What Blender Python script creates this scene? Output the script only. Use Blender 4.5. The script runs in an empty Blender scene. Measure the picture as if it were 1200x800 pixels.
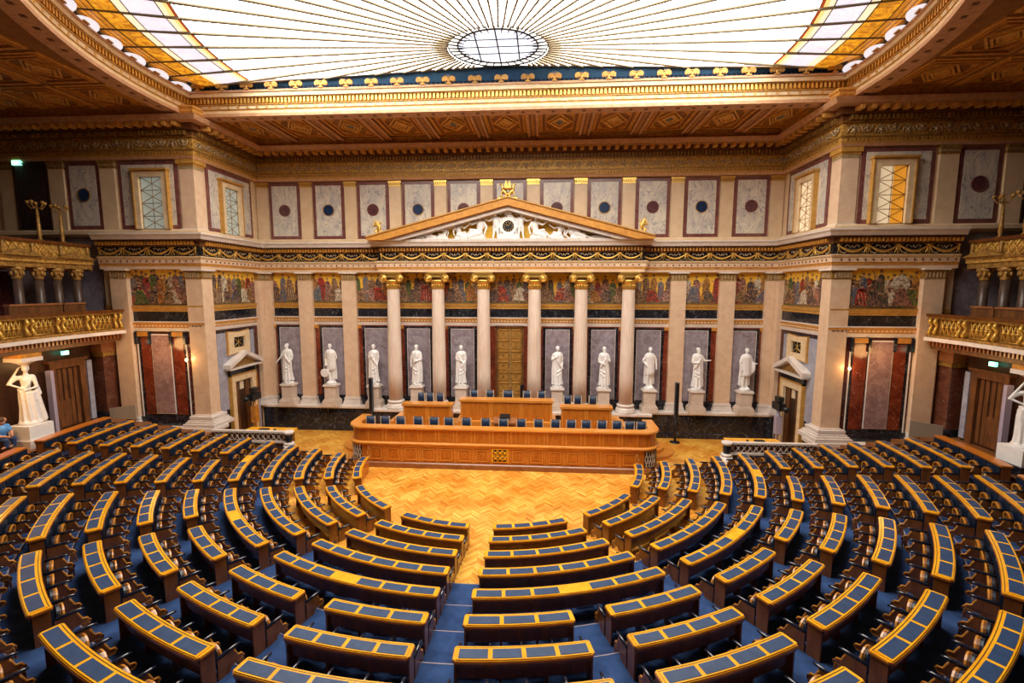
import bpy, bmesh, math, random
from math import sin, cos, pi, radians, degrees, sqrt, atan2, hypot
from mathutils import Vector, Matrix, noise
random.seed(7)
S = bpy.context.scene
COL = S.collection

# ------------------------------------------------------------------ camera
CAM = Vector((1.808, -24.1592, 7.6145)); YAW, PIT, ROL, FPX = .0696, .1126, .0019, 545.03
_f = Vector((-sin(YAW)*cos(PIT), cos(YAW)*cos(PIT), -sin(PIT)))
_r0 = Vector((cos(YAW), sin(YAW), 0)); _u0 = _r0.cross(_f)
_r = cos(ROL)*_r0 + sin(ROL)*_u0; _u = -sin(ROL)*_r0 + cos(ROL)*_u0
cd = bpy.data.cameras.new('camera'); cam = bpy.data.objects.new('camera', cd); COL.objects.link(cam)
cd.sensor_width = 36; cd.lens = FPX/1200*36; cd.clip_end = 200; cd.clip_start = .05
cam.matrix_world = Matrix(((_r.x, _u.x, -_f.x, CAM.x), (_r.y, _u.y, -_f.y, CAM.y), (_r.z, _u.z, -_f.z, CAM.z), (0, 0, 0, 1)))
S.camera = cam
def proj(p):
    v = Vector(p)-CAM; z = v.dot(_f)
    if z < .3: return None
    return 600+FPX*v.dot(_r)/z, 400-FPX*v.dot(_u)/z

# ------------------------------------------------------------------ light and exposure
EXPOSURE = 0.12
SKY_GLASS = 9.0        # brightness of the milky daylight ceiling
S.view_settings.view_transform = 'Standard'; S.view_settings.look = 'None'
S.view_settings.exposure = EXPOSURE; S.view_settings.gamma = 1; S.view_settings.use_curve_mapping = False
W = bpy.data.worlds.new('world'); S.world = W; W.use_nodes = True
W.node_tree.nodes['Background'].inputs[0].default_value = (.55, .65, .8, 1)
W.node_tree.nodes['Background'].inputs[1].default_value = .15
def lamp(name, kind, loc, energy, color, size=.3, rot=None, spot=None):
    l = bpy.data.lights.new(name, kind); l.energy = energy; l.color = color
    if kind == 'AREA': l.size = size
    else: l.shadow_soft_size = size
    if spot: l.spot_size = spot; l.spot_blend = .8
    o = bpy.data.objects.new(name, l); COL.objects.link(o); o.location = loc
    if rot: o.rotation_euler = rot
    return o
WARM = (1, .55, .2)

# ------------------------------------------------------------------ materials
M = {}
def mat(name, col, rough=.5, metal=0., col2=None, scale=3., detail=4., vein=None, vw=.035, vscale=1.2, bump=0., bscale=30., coat=0., stretch=(1, 1, 1), contrast=(.35, .65), emis=0., spec=None):
    m = bpy.data.materials.new(name); m.use_nodes = True; nt = m.node_tree; N = nt.nodes; L = nt.links
    b = N['Principled BSDF']; b.inputs['Base Color'].default_value = (*col, 1)
    b.inputs['Roughness'].default_value = rough; b.inputs['Metallic'].default_value = metal
    if spec is not None: b.inputs['Specular IOR Level'].default_value = spec
    if coat: b.inputs['Coat Weight'].default_value = coat; b.inputs['Coat Roughness'].default_value = .12
    if emis: b.inputs['Emission Color'].default_value = (*col, 1); b.inputs['Emission Strength'].default_value = emis
    M[name] = m
    if not (col2 or vein or bump): return m
    g = N.new('ShaderNodeNewGeometry'); mp = N.new('ShaderNodeMapping'); mp.inputs['Scale'].default_value = stretch
    L.new(g.outputs['Position'], mp.inputs['Vector']); cur = None
    if col2:
        n = N.new('ShaderNodeTexNoise'); n.inputs['Scale'].default_value = scale; n.inputs['Detail'].default_value = detail; n.inputs['Distortion'].default_value = .6
        L.new(mp.outputs[0], n.inputs['Vector'])
        r = N.new('ShaderNodeValToRGB'); r.color_ramp.elements[0].position = contrast[0]; r.color_ramp.elements[1].position = contrast[1]
        r.color_ramp.elements[0].color = (*col, 1); r.color_ramp.elements[1].color = (*col2, 1)
        L.new(n.outputs['Fac'], r.inputs[0]); cur = r.outputs[0]
    if vein:
        n = N.new('ShaderNodeTexNoise'); n.inputs['Scale'].default_value = vscale; n.inputs['Detail'].default_value = 7; n.inputs['Distortion'].default_value = 1.6
        L.new(mp.outputs[0], n.inputs['Vector'])
        s = N.new('ShaderNodeMath'); s.operation = 'SUBTRACT'; s.inputs[1].default_value = .5; L.new(n.outputs['Fac'], s.inputs[0])
        a = N.new('ShaderNodeMath'); a.operation = 'ABSOLUTE'; L.new(s.outputs[0], a.inputs[0])
        q = N.new('ShaderNodeMapRange'); q.inputs['From Min'].default_value = 0; q.inputs['From Max'].default_value = vw
        q.inputs['To Min'].default_value = 1; q.inputs['To Max'].default_value = 0; L.new(a.outputs[0], q.inputs['Value'])
        mx = N.new('ShaderNodeMix'); mx.data_type = 'RGBA'; L.new(q.outputs[0], mx.inputs[0])
        if cur: L.new(cur, mx.inputs[6])
        else: mx.inputs[6].default_value = (*col, 1)
        mx.inputs[7].default_value = (*vein, 1); cur = mx.outputs[2]
    if cur: L.new(cur, b.inputs['Base Color'])
    if bump:
        n = N.new('ShaderNodeTexNoise'); n.inputs['Scale'].default_value = bscale; n.inputs['Detail'].default_value = 3
        L.new(mp.outputs[0], n.inputs['Vector'])
        bp = N.new('ShaderNodeBump'); bp.inputs['Strength'].default_value = bump; bp.inputs['Distance'].default_value = .02
        L.new(n.outputs['Fac'], bp.inputs['Height']); L.new(bp.outputs[0], b.inputs['Normal'])
    return m
mat('cream', (.76, .57, .36), .35, col2=(.68, .49, .30), scale=2.2)
mat('pink_cream', (.78, .57, .39), .3, col2=(.70, .48, .32), scale=3)
mat('column_stone', (.84, .70, .58), .35, col2=(.76, .60, .48), scale=3, stretch=(1, 1, .4))
mat('white_stone', (.80, .72, .66), .4, col2=(.70, .62, .56), scale=3)
mat('statue_marble', (.90, .89, .87), .45, col2=(.84, .82, .80), scale=5)
mat('pedestal_stone', (.72, .60, .50), .4, col2=(.62, .50, .41), scale=3)
mat('grey_marble', (.36, .32, .36), .18, col2=(.24, .19, .22), scale=3, detail=8, vein=(.55, .46, .48), vw=.012, vscale=2.0)
mat('blue_marble', (.40, .41, .50), .2, col2=(.30, .29, .36), scale=4, detail=8)
mat('pink_marble', (.38, .24, .23), .15, col2=(.26, .15, .15), scale=3.5, detail=8, vein=(.5, .38, .36), vw=.012, vscale=2)
mat('black_marble', (.008, .009, .013), .16, vein=(.16, .16, .18), vw=.010, vscale=1.6, col2=(.02, .02, .028), scale=2)
mat('red_marble', (.24, .045, .018), .15, col2=(.13, .024, .012), scale=2.4, detail=6, vein=(.45, .22, .14), vw=.006, vscale=1.5)
mat('dark_red_marble', (.10, .02, .012), .16, col2=(.06, .012, .01), scale=2.4, vein=(.28, .18, .15), vw=.006)
mat('breccia', (.74, .67, .54), .25, col2=(.55, .50, .45), scale=2.5, detail=8, vein=(.24, .23, .28), vw=.022, vscale=2.6, stretch=(1, 1, .5))
mat('purple_marble', (.23, .085, .07), .22, col2=(.16, .055, .05), scale=4)
mat('medallion_blue', (.018, .045, .12), .2, col2=(.01, .02, .06), scale=8)
mat('medallion_purple', (.14, .05, .05), .2, col2=(.08, .03, .035), scale=8)
mat('gold', (.85, .55, .14), .33, .85, bump=.25, bscale=22)
mat('gold_leaf', (.80, .50, .10), .42, .55, col2=(.62, .36, .06), scale=6)
mat('gold_relief', (.74, .44, .10), .42, .3, col2=(.36, .18, .04), scale=14, contrast=(.42, .6), bump=.8, bscale=18)
mat('gold_dark', (.48, .27, .06), .45, .35, col2=(.22, .11, .028), scale=9, bump=.5, bscale=20)
mat('gold_paint', (.62, .33, .07), .5, .15, col2=(.48, .24, .045), scale=6)
mat('orange_gold', (.66, .30, .045), .5, .1, col2=(.50, .21, .03), scale=5)
mat('bronze_ornament', (.34, .23, .11), .5, .2, col2=(.55, .40, .22), scale=16, contrast=(.45, .55))
mat('ceiling_wood', (.34, .14, .03), .5, .1, col2=(.24, .095, .02), scale=5)
mat('ceiling_gold', (.85, .48, .12), .45, .1, col2=(.62, .31, .06), scale=7)
mat('ceiling_blue', (.20, .23, .25), .5, col2=(.12, .13, .15), scale=9)
mat('ceiling_brown', (.34, .14, .045), .5, col2=(.24, .09, .03), scale=5)
mat('beam_pink', (.62, .35, .19), .5, col2=(.50, .26, .13), scale=5)
mat('frame_cream', (.84, .66, .42), .4, col2=(.74, .54, .30), scale=4)
mat('honey_wood', (.64, .21, .022), .28, coat=.3, col2=(.50, .15, .014), scale=3, stretch=(3, 3, .6), detail=6)
mat('honey_light', (.76, .31, .045), .28, coat=.3, col2=(.64, .23, .03), scale=3, stretch=(.5, 3, 3), detail=6)
mat('plinth_wood', (.34, .13, .045), .3, coat=.3, col2=(.26, .09, .03), scale=3)
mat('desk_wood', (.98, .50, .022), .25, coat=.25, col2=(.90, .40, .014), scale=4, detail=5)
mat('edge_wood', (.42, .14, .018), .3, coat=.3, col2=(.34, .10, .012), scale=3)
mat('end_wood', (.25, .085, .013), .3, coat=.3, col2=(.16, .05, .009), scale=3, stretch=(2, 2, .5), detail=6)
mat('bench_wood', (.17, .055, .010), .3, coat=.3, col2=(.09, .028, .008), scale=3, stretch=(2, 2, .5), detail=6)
mat('seat_wood', (.66, .28, .04), .25, coat=.4, col2=(.46, .17, .02), scale=4)
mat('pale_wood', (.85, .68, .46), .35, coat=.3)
mat('pad_leather', (.014, .046, .125), .45, col2=(.022, .064, .16), scale=6, bump=.15, bscale=120)
mat('seat_leather', (.008, .018, .04), .3, bump=.15, bscale=90)
mat('chair_leather', (.012, .03, .07), .28, bump=.1, bscale=60)
mat('arm_leather', (.012, .018, .035), .12, coat=.6)
mat('carpet', (.040, .085, .22), .95, col2=(.026, .055, .15), scale=3, detail=8, bump=.3, bscale=200, spec=.1)
mat('step_edge', (.32, .26, .30), .5)
mat('dark_wood', (.06, .022, .009), .4, col2=(.035, .012, .006), scale=3, stretch=(2, 2, .5))
mat('brown_wood', (.20, .075, .022), .4, col2=(.10, .038, .013), scale=3, stretch=(2, 2, .5))
mat('floor_brown', (.28, .11, .035), .4, col2=(.2, .075, .024), scale=2)
mat('curtain', (.03, .010, .006), .9)
mat('black', (.006, .006, .008), .4)
mat('dark_gap', (.01, .007, .006), .8)
mat('brown_marble', (.15, .05, .028), .2, col2=(.09, .03, .018), scale=2.4, vein=(.3, .2, .15), vw=.005)
mat('gallery_shaft', (.10, .06, .04), .35, col2=(.06, .035, .025), scale=4)
mat('speaker_grey', (.09, .09, .11), .5)
mat('lilac_panel', (.42, .37, .48), .5)
mat('board_grey', (.42, .37, .30), .6)
mat('plaster_dark', (.20, .13, .08), .7, col2=(.16, .10, .06), scale=2)
mat('rib', (.22, .17, .10), .7)
mat('rib_dark', (.05, .035, .025), .5)
mat('blue_curtain', (.014, .075, .17), .8, col2=(.01, .055, .13), scale=4)
mat('blue_dark', (.004, .012, .035), .8)
mat('lattice_glass', (.40, .44, .38), .3, emis=.35)
mat('amber_glass', (.80, .33, .03), .3, emis=.5)
mat('warm_glass', (.85, .66, .42), .3, emis=.55)
mat('glint_bulb', (1, .55, .2), .3, emis=30)  # glow of the added glint lamps
mat('sign_green', (.25, .9, .55), .3, emis=2.2)
mat('sign_white', (.8, 1, .85), .3, emis=5)
mat('screen_blue', (.25, .35, 1), .3, emis=2.5)
mat('screen_rose', (.7, .22, .15), .3, emis=.8)
mat('skin', (.55, .27, .17), .5)
mat('hair_brown', (.06, .03, .015), .7)
mat('shirt_blue', (.10, .33, .75), .8)
mat('shirt_white', (.75, .78, .85), .8)
mat('denim', (.03, .06, .16), .9)
PAL = [('robe_red', (.40, .035, .015)), ('robe_green', (.10, .16, .03)), ('robe_brown', (.13, .06, .025)), ('robe_ochre', (.45, .20, .03)), ('robe_white', (.62, .55, .42)),
       ('robe_dark', (.04, .03, .035)), ('robe_blue', (.07, .10, .16)), ('robe_rose', (.36, .15, .10)), ('paint_skin', (.55, .30, .16)), ('paint_ground', (.20, .14, .05)), ('paint_hair', (.07, .04, .02))]
for n_, c_ in PAL:
    o_c = {'robe_red': (.10, .02, .01), 'robe_green': (.05, .05, .02), 'robe_brown': (.34, .19, .09), 'robe_ochre': (.18, .07, .02), 'robe_white': (.30, .22, .14), 'robe_dark': (.20, .11, .06), 'robe_blue': (.22, .16, .12), 'robe_rose': (.10, .05, .04)}.get(n_, tuple(x*.6 for x in c_))
    mat(n_, c_, .6, col2=o_c, scale=9, contrast=(.46, .56), detail=5)
mat('mosaic_gold', (.95, .58, .06), .45, .15, col2=(.80, .45, .04), scale=9)
def glassmat(name, col, st, col2=None):
    m = bpy.data.materials.new(name); m.use_nodes = True; nt = m.node_tree; N = nt.nodes; L = nt.links
    b = N['Principled BSDF']; b.inputs['Base Color'].default_value = (*col, 1); b.inputs['Roughness'].default_value = .3
    b.inputs['Emission Strength'].default_value = st; b.inputs['Emission Color'].default_value = (*col, 1)
    if col2:
        g = N.new('ShaderNodeNewGeometry'); n = N.new('ShaderNodeTexNoise'); n.inputs['Scale'].default_value = 2.6; n.inputs['Detail'].default_value = 6; n.inputs['Distortion'].default_value = 2
        L.new(g.outputs['Position'], n.inputs['Vector']); r = N.new('ShaderNodeValToRGB')
        r.color_ramp.elements[0].position = .40; r.color_ramp.elements[1].position = .6
        r.color_ramp.elements[0].color = (*col, 1); r.color_ramp.elements[1].color = (*col2, 1)
        L.new(n.outputs['Fac'], r.inputs[0]); L.new(r.outputs[0], b.inputs['Emission Color']); L.new(r.outputs[0], b.inputs['Base Color'])
    M[name] = m
glassmat('glass_white', (1.0, .935, .83), SKY_GLASS, (.97, .94, .89))
glassmat('glass_lilac', (.74, .70, .84), .95, (.88, .84, .90))
glassmat('glass_cream', (.92, .80, .55), .95)
glassmat('glass_yellow', (.95, .72, .25), .9)
glassmat('glass_red', (.45, .07, .01), .7)
glassmat('glass_orange', (.95, .42, .02), .8, (.45, .17, .01))
glassmat('glass_amber', (.70, .27, .02), .7, (.50, .18, .015))
glassmat('glass_centre', (.80, .84, .95), 1.5, (.66, .72, .9))
glassmat('glass_lunette', (.80, .84, .95), .75)
glassmat('glass_ring', (.95, .95, .9), 1.6)
# parquet: zigzag courses of small blocks
def parquet():
    m = bpy.data.materials.new('parquet'); m.use_nodes = True; nt = m.node_tree; N = nt.nodes; L = nt.links; b = N['Principled BSDF']; M['parquet'] = m
    b.inputs['Roughness'].default_value = .28; b.inputs['Coat Weight'].default_value = .35; b.inputs['Coat Roughness'].default_value = .15
    g = N.new('ShaderNodeNewGeometry'); sp = N.new('ShaderNodeSeparateXYZ'); L.new(g.outputs['Position'], sp.inputs[0])
    def mth(op, a, bb=None, c=None):
        n = N.new('ShaderNodeMath'); n.operation = op
        for i, v in enumerate((a, bb, c)):
            if v is None: continue
            if isinstance(v, (int, float)): n.inputs[i].default_value = v
            else: L.new(v, n.inputs[i])
        return n.outputs[0]
    P = .62; Wd = .085
    zx = mth('PINGPONG', sp.outputs['X'], P/2)                # zigzag
    v = mth('ADD', sp.outputs['Y'], zx)
    row = mth('FLOOR', mth('DIVIDE', v, Wd)); colm = mth('FLOOR', mth('DIVIDE', sp.outputs['X'], P/2))
    cb = N.new('ShaderNodeCombineXYZ'); L.new(row, cb.inputs[0]); L.new(colm, cb.inputs[1])
    wn = N.new('ShaderNodeTexWhiteNoise'); wn.noise_dimensions = '2D'; L.new(cb.outputs[0], wn.inputs['Vector'])
    r = N.new('ShaderNodeValToRGB'); e = r.color_ramp.elements
    e[0].position = 0; e[0].color = (.72, .32, .035, 1); e[1].position = 1; e[1].color = (1.0, .66, .15, 1)
    k = e.new(.5); k.color = (.92, .48, .07, 1)
    L.new(wn.outputs['Value'], r.inputs[0])
    fr = mth('FRACT', mth('DIVIDE', v, Wd)); ln = mth('LESS_THAN', fr, .07)
    n2 = N.new('ShaderNodeTexNoise'); n2.inputs['Scale'].default_value = .9; n2.inputs['Detail'].default_value = 3; L.new(g.outputs['Position'], n2.inputs['Vector'])
    r2 = N.new('ShaderNodeValToRGB'); r2.color_ramp.elements[0].position = .4; r2.color_ramp.elements[1].position = .62; r2.color_ramp.elements[0].color = (.82, .62, .45, 1); r2.color_ramp.elements[1].color = (1, 1, 1, 1)
    L.new(n2.outputs['Fac'], r2.inputs[0])
    m2 = N.new('ShaderNodeMix'); m2.data_type = 'RGBA'; m2.blend_type = 'MULTIPLY'; m2.inputs[0].default_value = 1
    L.new(r.outputs[0], m2.inputs[6]); L.new(r2.outputs[0], m2.inputs[7])
    mx = N.new('ShaderNodeMix'); mx.data_type = 'RGBA'; L.new(mth('MULTIPLY', ln, .55), mx.inputs[0]); L.new(m2.outputs[2], mx.inputs[6]); mx.inputs[7].default_value = (.30, .12, .03, 1)
    L.new(mx.outputs[2], b.inputs['Base Color'])
parquet()

# ------------------------------------------------------------------ mesh builder
class MB:
    def __init__(s): s.v = []; s.f = []; s.m = []; s.mi = 0; s.sm = []; s.smooth = False
    def add(s, vs, fs):
        n = len(s.v); s.v += [tuple(p) for p in vs]
        for f in fs: s.f.append(tuple(i+n for i in f)); s.m.append(s.mi); s.sm.append(s.smooth)
    def box(s, x0, x1, y0, y1, z0, z1):
        x0, x1 = min(x0, x1), max(x0, x1); y0, y1 = min(y0, y1), max(y0, y1); z0, z1 = min(z0, z1), max(z0, z1)
        s.add([(x, y, z) for z in (z0, z1) for y in (y0, y1) for x in (x0, x1)], [(0, 2, 3, 1), (4, 5, 7, 6), (0, 1, 5, 4), (2, 6, 7, 3), (0, 4, 6, 2), (1, 3, 7, 5)])
    def fbox(s, fn, a0, a1, b0, b1, c0, c1):           # box in mapped coordinates
        s.add([fn(a, b, c) for c in (c0, c1) for b in (b0, b1) for a in (a0, a1)], [(0, 2, 3, 1), (4, 5, 7, 6), (0, 1, 5, 4), (2, 6, 7, 3), (0, 4, 6, 2), (1, 3, 7, 5)])
    def sector(s, r0, r1, z0, z1, a0, a1, n=8, cy=None, z0b=None):   # angle from -Y axis, + towards +X
        cy = YC if cy is None else cy; vs = []; fs = []
        for i in range(n+1):
            a = a0+(a1-a0)*i/n
            for r, z in ((r0, z0), (r1, z0), (r1, z1), (r0, z1)): vs.append((r*sin(a), cy-r*cos(a), z))
        for i in range(n):
            for j in range(4): fs.append((4*i+j, 4*i+(j+1) % 4, 4*i+4+(j+1) % 4, 4*i+4+j))
        fs += [(3, 2, 1, 0), (4*n, 4*n+1, 4*n+2, 4*n+3)]; s.add(vs, fs)
    def slab(s, r0, r1, z0, z1, a0, a1, n, ch):       # curved top with chamfered corners
        P = [(r0, a0+ch*.6/r0)]+[(r0, a0+(a1-a0)*i/n) for i in range(1, n)]+[(r0, a1-ch*.6/r0), (r0+ch*.6, a1), (r1-ch, a1), (r1, a1-ch/r1)]+[(r1, a1-(a1-a0)*i/n) for i in range(1, n)]+[(r1, a0+ch/r1), (r1-ch, a0), (r0+ch*.6, a0)]
        s.prism([(r*sin(a), YC-r*cos(a)) for r, a in P], lambda x, y, d: (x, y, d), z0, z1)
    def lathe(s, prof, x=0, y=0, n=20, a0=0, a1=2*pi, fl=None, sx=1, sy=1):
        vs = []; fs = []; full = abs(a1-a0-2*pi) < 1e-6; m = n if full else n+1
        for k, (r, z) in enumerate(prof):
            for i in range(m):
                a = a0+(a1-a0)*i/n; rr = r*(fl(a, z) if fl else 1); vs.append((x+rr*cos(a)*sx, y+rr*sin(a)*sy, z))
        for k in range(len(prof)-1):
            for i in range(n):
                j = (i+1) % m; fs.append((k*m+i, k*m+j, (k+1)*m+j, (k+1)*m+i))
        if full: fs.append(tuple(reversed(range(m)))); fs.append(tuple((len(prof)-1)*m+i for i in range(m)))
        o = s.smooth; s.smooth = True; s.add(vs, fs); s.smooth = o
    def tube(s, pts, rad, n=8, cap=True):
        pts = [Vector(p) for p in pts]; R = rad if isinstance(rad, (list, tuple)) else [rad]*len(pts); vs = []; fs = []; prev = None
        for i, p in enumerate(pts):
            t = (pts[min(i+1, len(pts)-1)]-pts[max(i-1, 0)])
            t = t.normalized() if t.length > 1e-9 else Vector((0, 0, 1))
            if prev is None: ref = Vector((0, 0, 1)) if abs(t.z) < .9 else Vector((1, 0, 0)); u = t.cross(ref).normalized()
            else: u = (prev-t*prev.dot(t)).normalized()
            prev = u; w = t.cross(u)
            for k in range(n):
                a = 2*pi*k/n; vs.append(tuple(p+(u*cos(a)+w*sin(a))*R[i]))
        for i in range(len(pts)-1):
            for k in range(n): fs.append((i*n+k, i*n+(k+1) % n, (i+1)*n+(k+1) % n, (i+1)*n+k))
        if cap: fs.append(tuple(reversed(range(n)))); fs.append(tuple((len(pts)-1)*n+k for k in range(n)))
        o = s.smooth; s.smooth = True; s.add(vs, fs); s.smooth = o
    def capsule(s, a, b, r0, r1, n=10):
        a = Vector(a); b = Vector(b); d = b-a; L = max(d.length, 1e-6); t = d/L; pts = []; R = []
        for k in range(4): x = pi/2*(1-k/4); pts.append(a-t*r0*sin(x)); R.append(max(r0*cos(x), .001))
        pts.append(a); R.append(r0); pts.append(b); R.append(r1)
        for k in range(1, 5): x = pi/2*k/4; pts.append(b+t*r1*sin(x)); R.append(max(r1*cos(x), .001))
        s.tube(pts, R, n)
    def ell(s, c, rx, ry, rz, n=12, m=8):
        vs = [(c[0], c[1], c[2]-rz)]; fs = []
        for j in range(1, m):
            p = -pi/2+pi*j/m
            for i in range(n): a = 2*pi*i/n; vs.append((c[0]+rx*cos(p)*cos(a), c[1]+ry*cos(p)*sin(a), c[2]+rz*sin(p)))
        vs.append((c[0], c[1], c[2]+rz)); T = len(vs)-1
        for i in range(n):
            fs.append((0, 1+(i+1) % n, 1+i)); fs.append((T, T-n+i, T-n+(i+1) % n))
            for j in range(m-2): fs.append((1+j*n+i, 1+j*n+(i+1) % n, 1+(j+1)*n+(i+1) % n, 1+(j+1)*n+i))
        o = s.smooth; s.smooth = True; s.add(vs, fs); s.smooth = o
    def prism(s, poly, fn, d0, d1):                   # poly of (a,b), fn(a,b,d)->xyz
        n = len(poly); vs = [fn(a, b, d0) for a, b in poly]+[fn(a, b, d1) for a, b in poly]
        fs = [tuple(range(n)), tuple(reversed(range(n, 2*n)))]+[(i, n+i, n+(i+1) % n, (i+1) % n) for i in range(n)]; s.add(vs, fs)
    def ring(s, outer, inner, fn, d0, d1):            # annular prism from two outlines with equal counts
        n = len(outer); vs = [fn(*p, d0) for p in outer]+[fn(*p, d0) for p in inner]+[fn(*p, d1) for p in outer]+[fn(*p, d1) for p in inner]; fs = []
        for i in range(n):
            j = (i+1) % n; fs += [(i, j, n+j, n+i), (2*n+i, 3*n+i, 3*n+j, 2*n+j), (i, 2*n+i, 2*n+j, j), (n+i, n+j, 3*n+j, 3*n+i)]
        s.add(vs, fs)
    def sweep(s, prof, path, closed_prof=True, cut=None):
        """prof: (out, z) ; path: list of (x,y); out = to the right-hand side of travel (towards the room)"""
        n = len(path); vs = []; fs = []; k = len(prof)
        for i, (x, y) in enumerate(path):
            def nrm(a, b): dx, dy = b[0]-a[0], b[1]-a[1]; l = hypot(dx, dy) or 1; return (dy/l, -dx/l)
            if i == 0: nx, ny = nrm(path[0], path[1])
            elif i == n-1: nx, ny = nrm(path[-2], path[-1])
            else:
                a = nrm(path[i-1], path[i]); b = nrm(path[i], path[i+1]); q = 1+a[0]*b[0]+a[1]*b[1]; q = max(q, .15); nx, ny = (a[0]+b[0])/q, (a[1]+b[1])/q
            for o, z in prof: vs.append((x+nx*o, y+ny*o, z))
        for i in range(n-1):
            for j in range(k if closed_prof else k-1): fs.append((i*k+j, (i+1)*k+j, (i+1)*k+(j+1) % k, i*k+(j+1) % k))
        if closed_prof: fs.append(tuple(reversed(range(k)))); fs.append(tuple((n-1)*k+j for j in range(k)))
        s.add(vs, fs)
    def mesh(s, name, mats, off=(0, 0, 0)):
        me = bpy.data.meshes.new(name); me.from_pydata([(x-off[0], y-off[1], z-off[2]) for x, y, z in s.v], [], s.f)
        for k in (mats if isinstance(mats, (list, tuple)) else [mats]): me.materials.append(M[k])
        me.polygons.foreach_set('material_index', s.m); me.polygons.foreach_set('use_smooth', s.sm); me.update(); return me
    def fix(s, me):
        bm = bmesh.new(); bm.from_mesh(me); bmesh.ops.recalc_face_normals(bm, faces=bm.faces); bm.to_mesh(me); bm.free()
    def build(s, name, mats, parent=None, label=None, remesh=None, fixn=True, local=False, smooth_angle=None):
        off = (0, 0, 0)
        if parent is not None and not local: off = parent_loc(parent)
        me = s.mesh(name, mats, off)
        if fixn: s.fix(me)
        o = bpy.data.objects.new(name, me); COL.objects.link(o)
        if remesh:
            md = o.modifiers.new('r', 'REMESH'); md.mode = 'VOXEL'; md.voxel_size = remesh; md.use_smooth_shade = True
            sm = o.modifiers.new('s', 'SMOOTH'); sm.factor = .5; sm.iterations = 2
            dg = bpy.context.evaluated_depsgraph_get(); m2 = bpy.data.meshes.new_from_object(o.evaluated_get(dg)); o.modifiers.clear(); o.data = m2
            if not m2.materials: m2.materials.append(M[mats if isinstance(mats, str) else mats[0]])
            for p in m2.polygons: p.use_smooth = True
        if parent is not None: o.parent = parent
        if label: o['label'] = label
        return o
def parent_loc(p):
    x = y = z = 0
    while p is not None: x += p.location.x; y += p.location.y; z += p.location.z; p = p.parent
    return (x, y, z)
GRP = {'ionic_column': 'fluted portico columns', 'pilaster': 'tall pilasters of the lower wall', 'corner_pier': 'corner piers', 'statue': 'white marble statues in the niches', 'pedestal': 'statue pedestals', 'marble_plaque': 'veined attic plaques', 'attic_pilaster': 'attic pilasters', 'wall_mosaic': 'gold ground mosaics', 'ceiling_coffer': 'gilded ceiling coffers', 'gallery_column': 'gallery columns', 'candelabrum': 'gallery candelabra', 'griffin': 'pediment griffins', 'caryatid': 'gallery carrying figures', 'wall_lamp': 'added brass glint lamps', 'balcony_front': 'gallery fronts', 'attic_pier': 'attic corner piers'}
def tag(o, label=None, cat=None, group=None, kind=None):
    if not group and not kind: group = GRP.get(o.name.split('.')[0])
    if label: o['label'] = label
    if cat: o['category'] = cat
    if group: o['group'] = group
    if kind: o['kind'] = kind
    return o
def thing(name, label, cat, loc=(0, 0, 0), group=None, kind=None):
    group = group or GRP.get(name)
    o = bpy.data.objects.new(name, None); COL.objects.link(o); o.location = loc; o.empty_display_size = .2
    return tag(o, label, cat, group, kind)
def copy_tree(o, parent=None):
    c = o.copy(); COL.objects.link(c)
    if parent is not None: c.parent = parent
    for ch in [x for x in CH.get(o.name, [])]: copy_tree(ch, c)
    return c
CH = {}
def kids(o):
    CH[o.name] = [x for x in bpy.data.objects if x.parent is o]
    for k in CH[o.name]: kids(k)
def inst(src, parent, loc, rotz=0, rot=None, name=None, scale=None):     # linked copy of one mesh object as a part
    o = src.copy() if False else bpy.data.objects.new(name or src.name.split('.')[0], src.data); COL.objects.link(o)
    if parent is not None: o.parent = parent
    o.location = loc; o.rotation_euler = rot or (0, 0, rotz)
    if scale: o.scale = scale
    return o
def mirror_x(p): return (-p[0], p[1])
def struct(name, mb, mats, label=None, **k):
    o = mb.build(name, mats, **k); tag(o, label, 'room', kind='structure'); return o
ORD = ['', 'first', 'second', 'third', 'fourth', 'fifth', 'sixth', 'seventh', 'eighth', 'ninth', 'tenth', 'eleventh', 'twelfth', 'thirteenth', 'fourteenth', 'fifteenth', 'sixteenth', 'seventeenth', 'eighteenth', 'nineteenth', 'twentieth', 'twenty-first', 'twenty-second', 'twenty-third', 'twenty-fourth', 'twenty-fifth', 'twenty-sixth', 'twenty-seventh', 'twenty-eighth', 'twenty-ninth', 'thirtieth']
SIDE = {-1: 'left', 1: 'right'}

# ------------------------------------------------------------------ dimensions
YC = -5.64                                   # centre of the curved rows
WX = 13.37; WY = -4.40                       # return wall, wing wall
R1, DR = 5.43, .983
def rk(k): return R1+DR*(k-1)
HT = [0, .66, .82, .98, 1.13, 1.28, 1.43, 1.58, 1.74, 1.87, 1.98, 2.12, 2.27]
def zk(k): return max(0, HT[k]-.66)
COLX = [1.30, 3.64, 5.98]
PILX = [8.53, 10.93]
SUP = [1.334, 3.734, 6.134, 8.53, 10.93, 13.2]
BAY = [0, 2.50, 4.86, 7.16, 9.52, 11.9]

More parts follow.
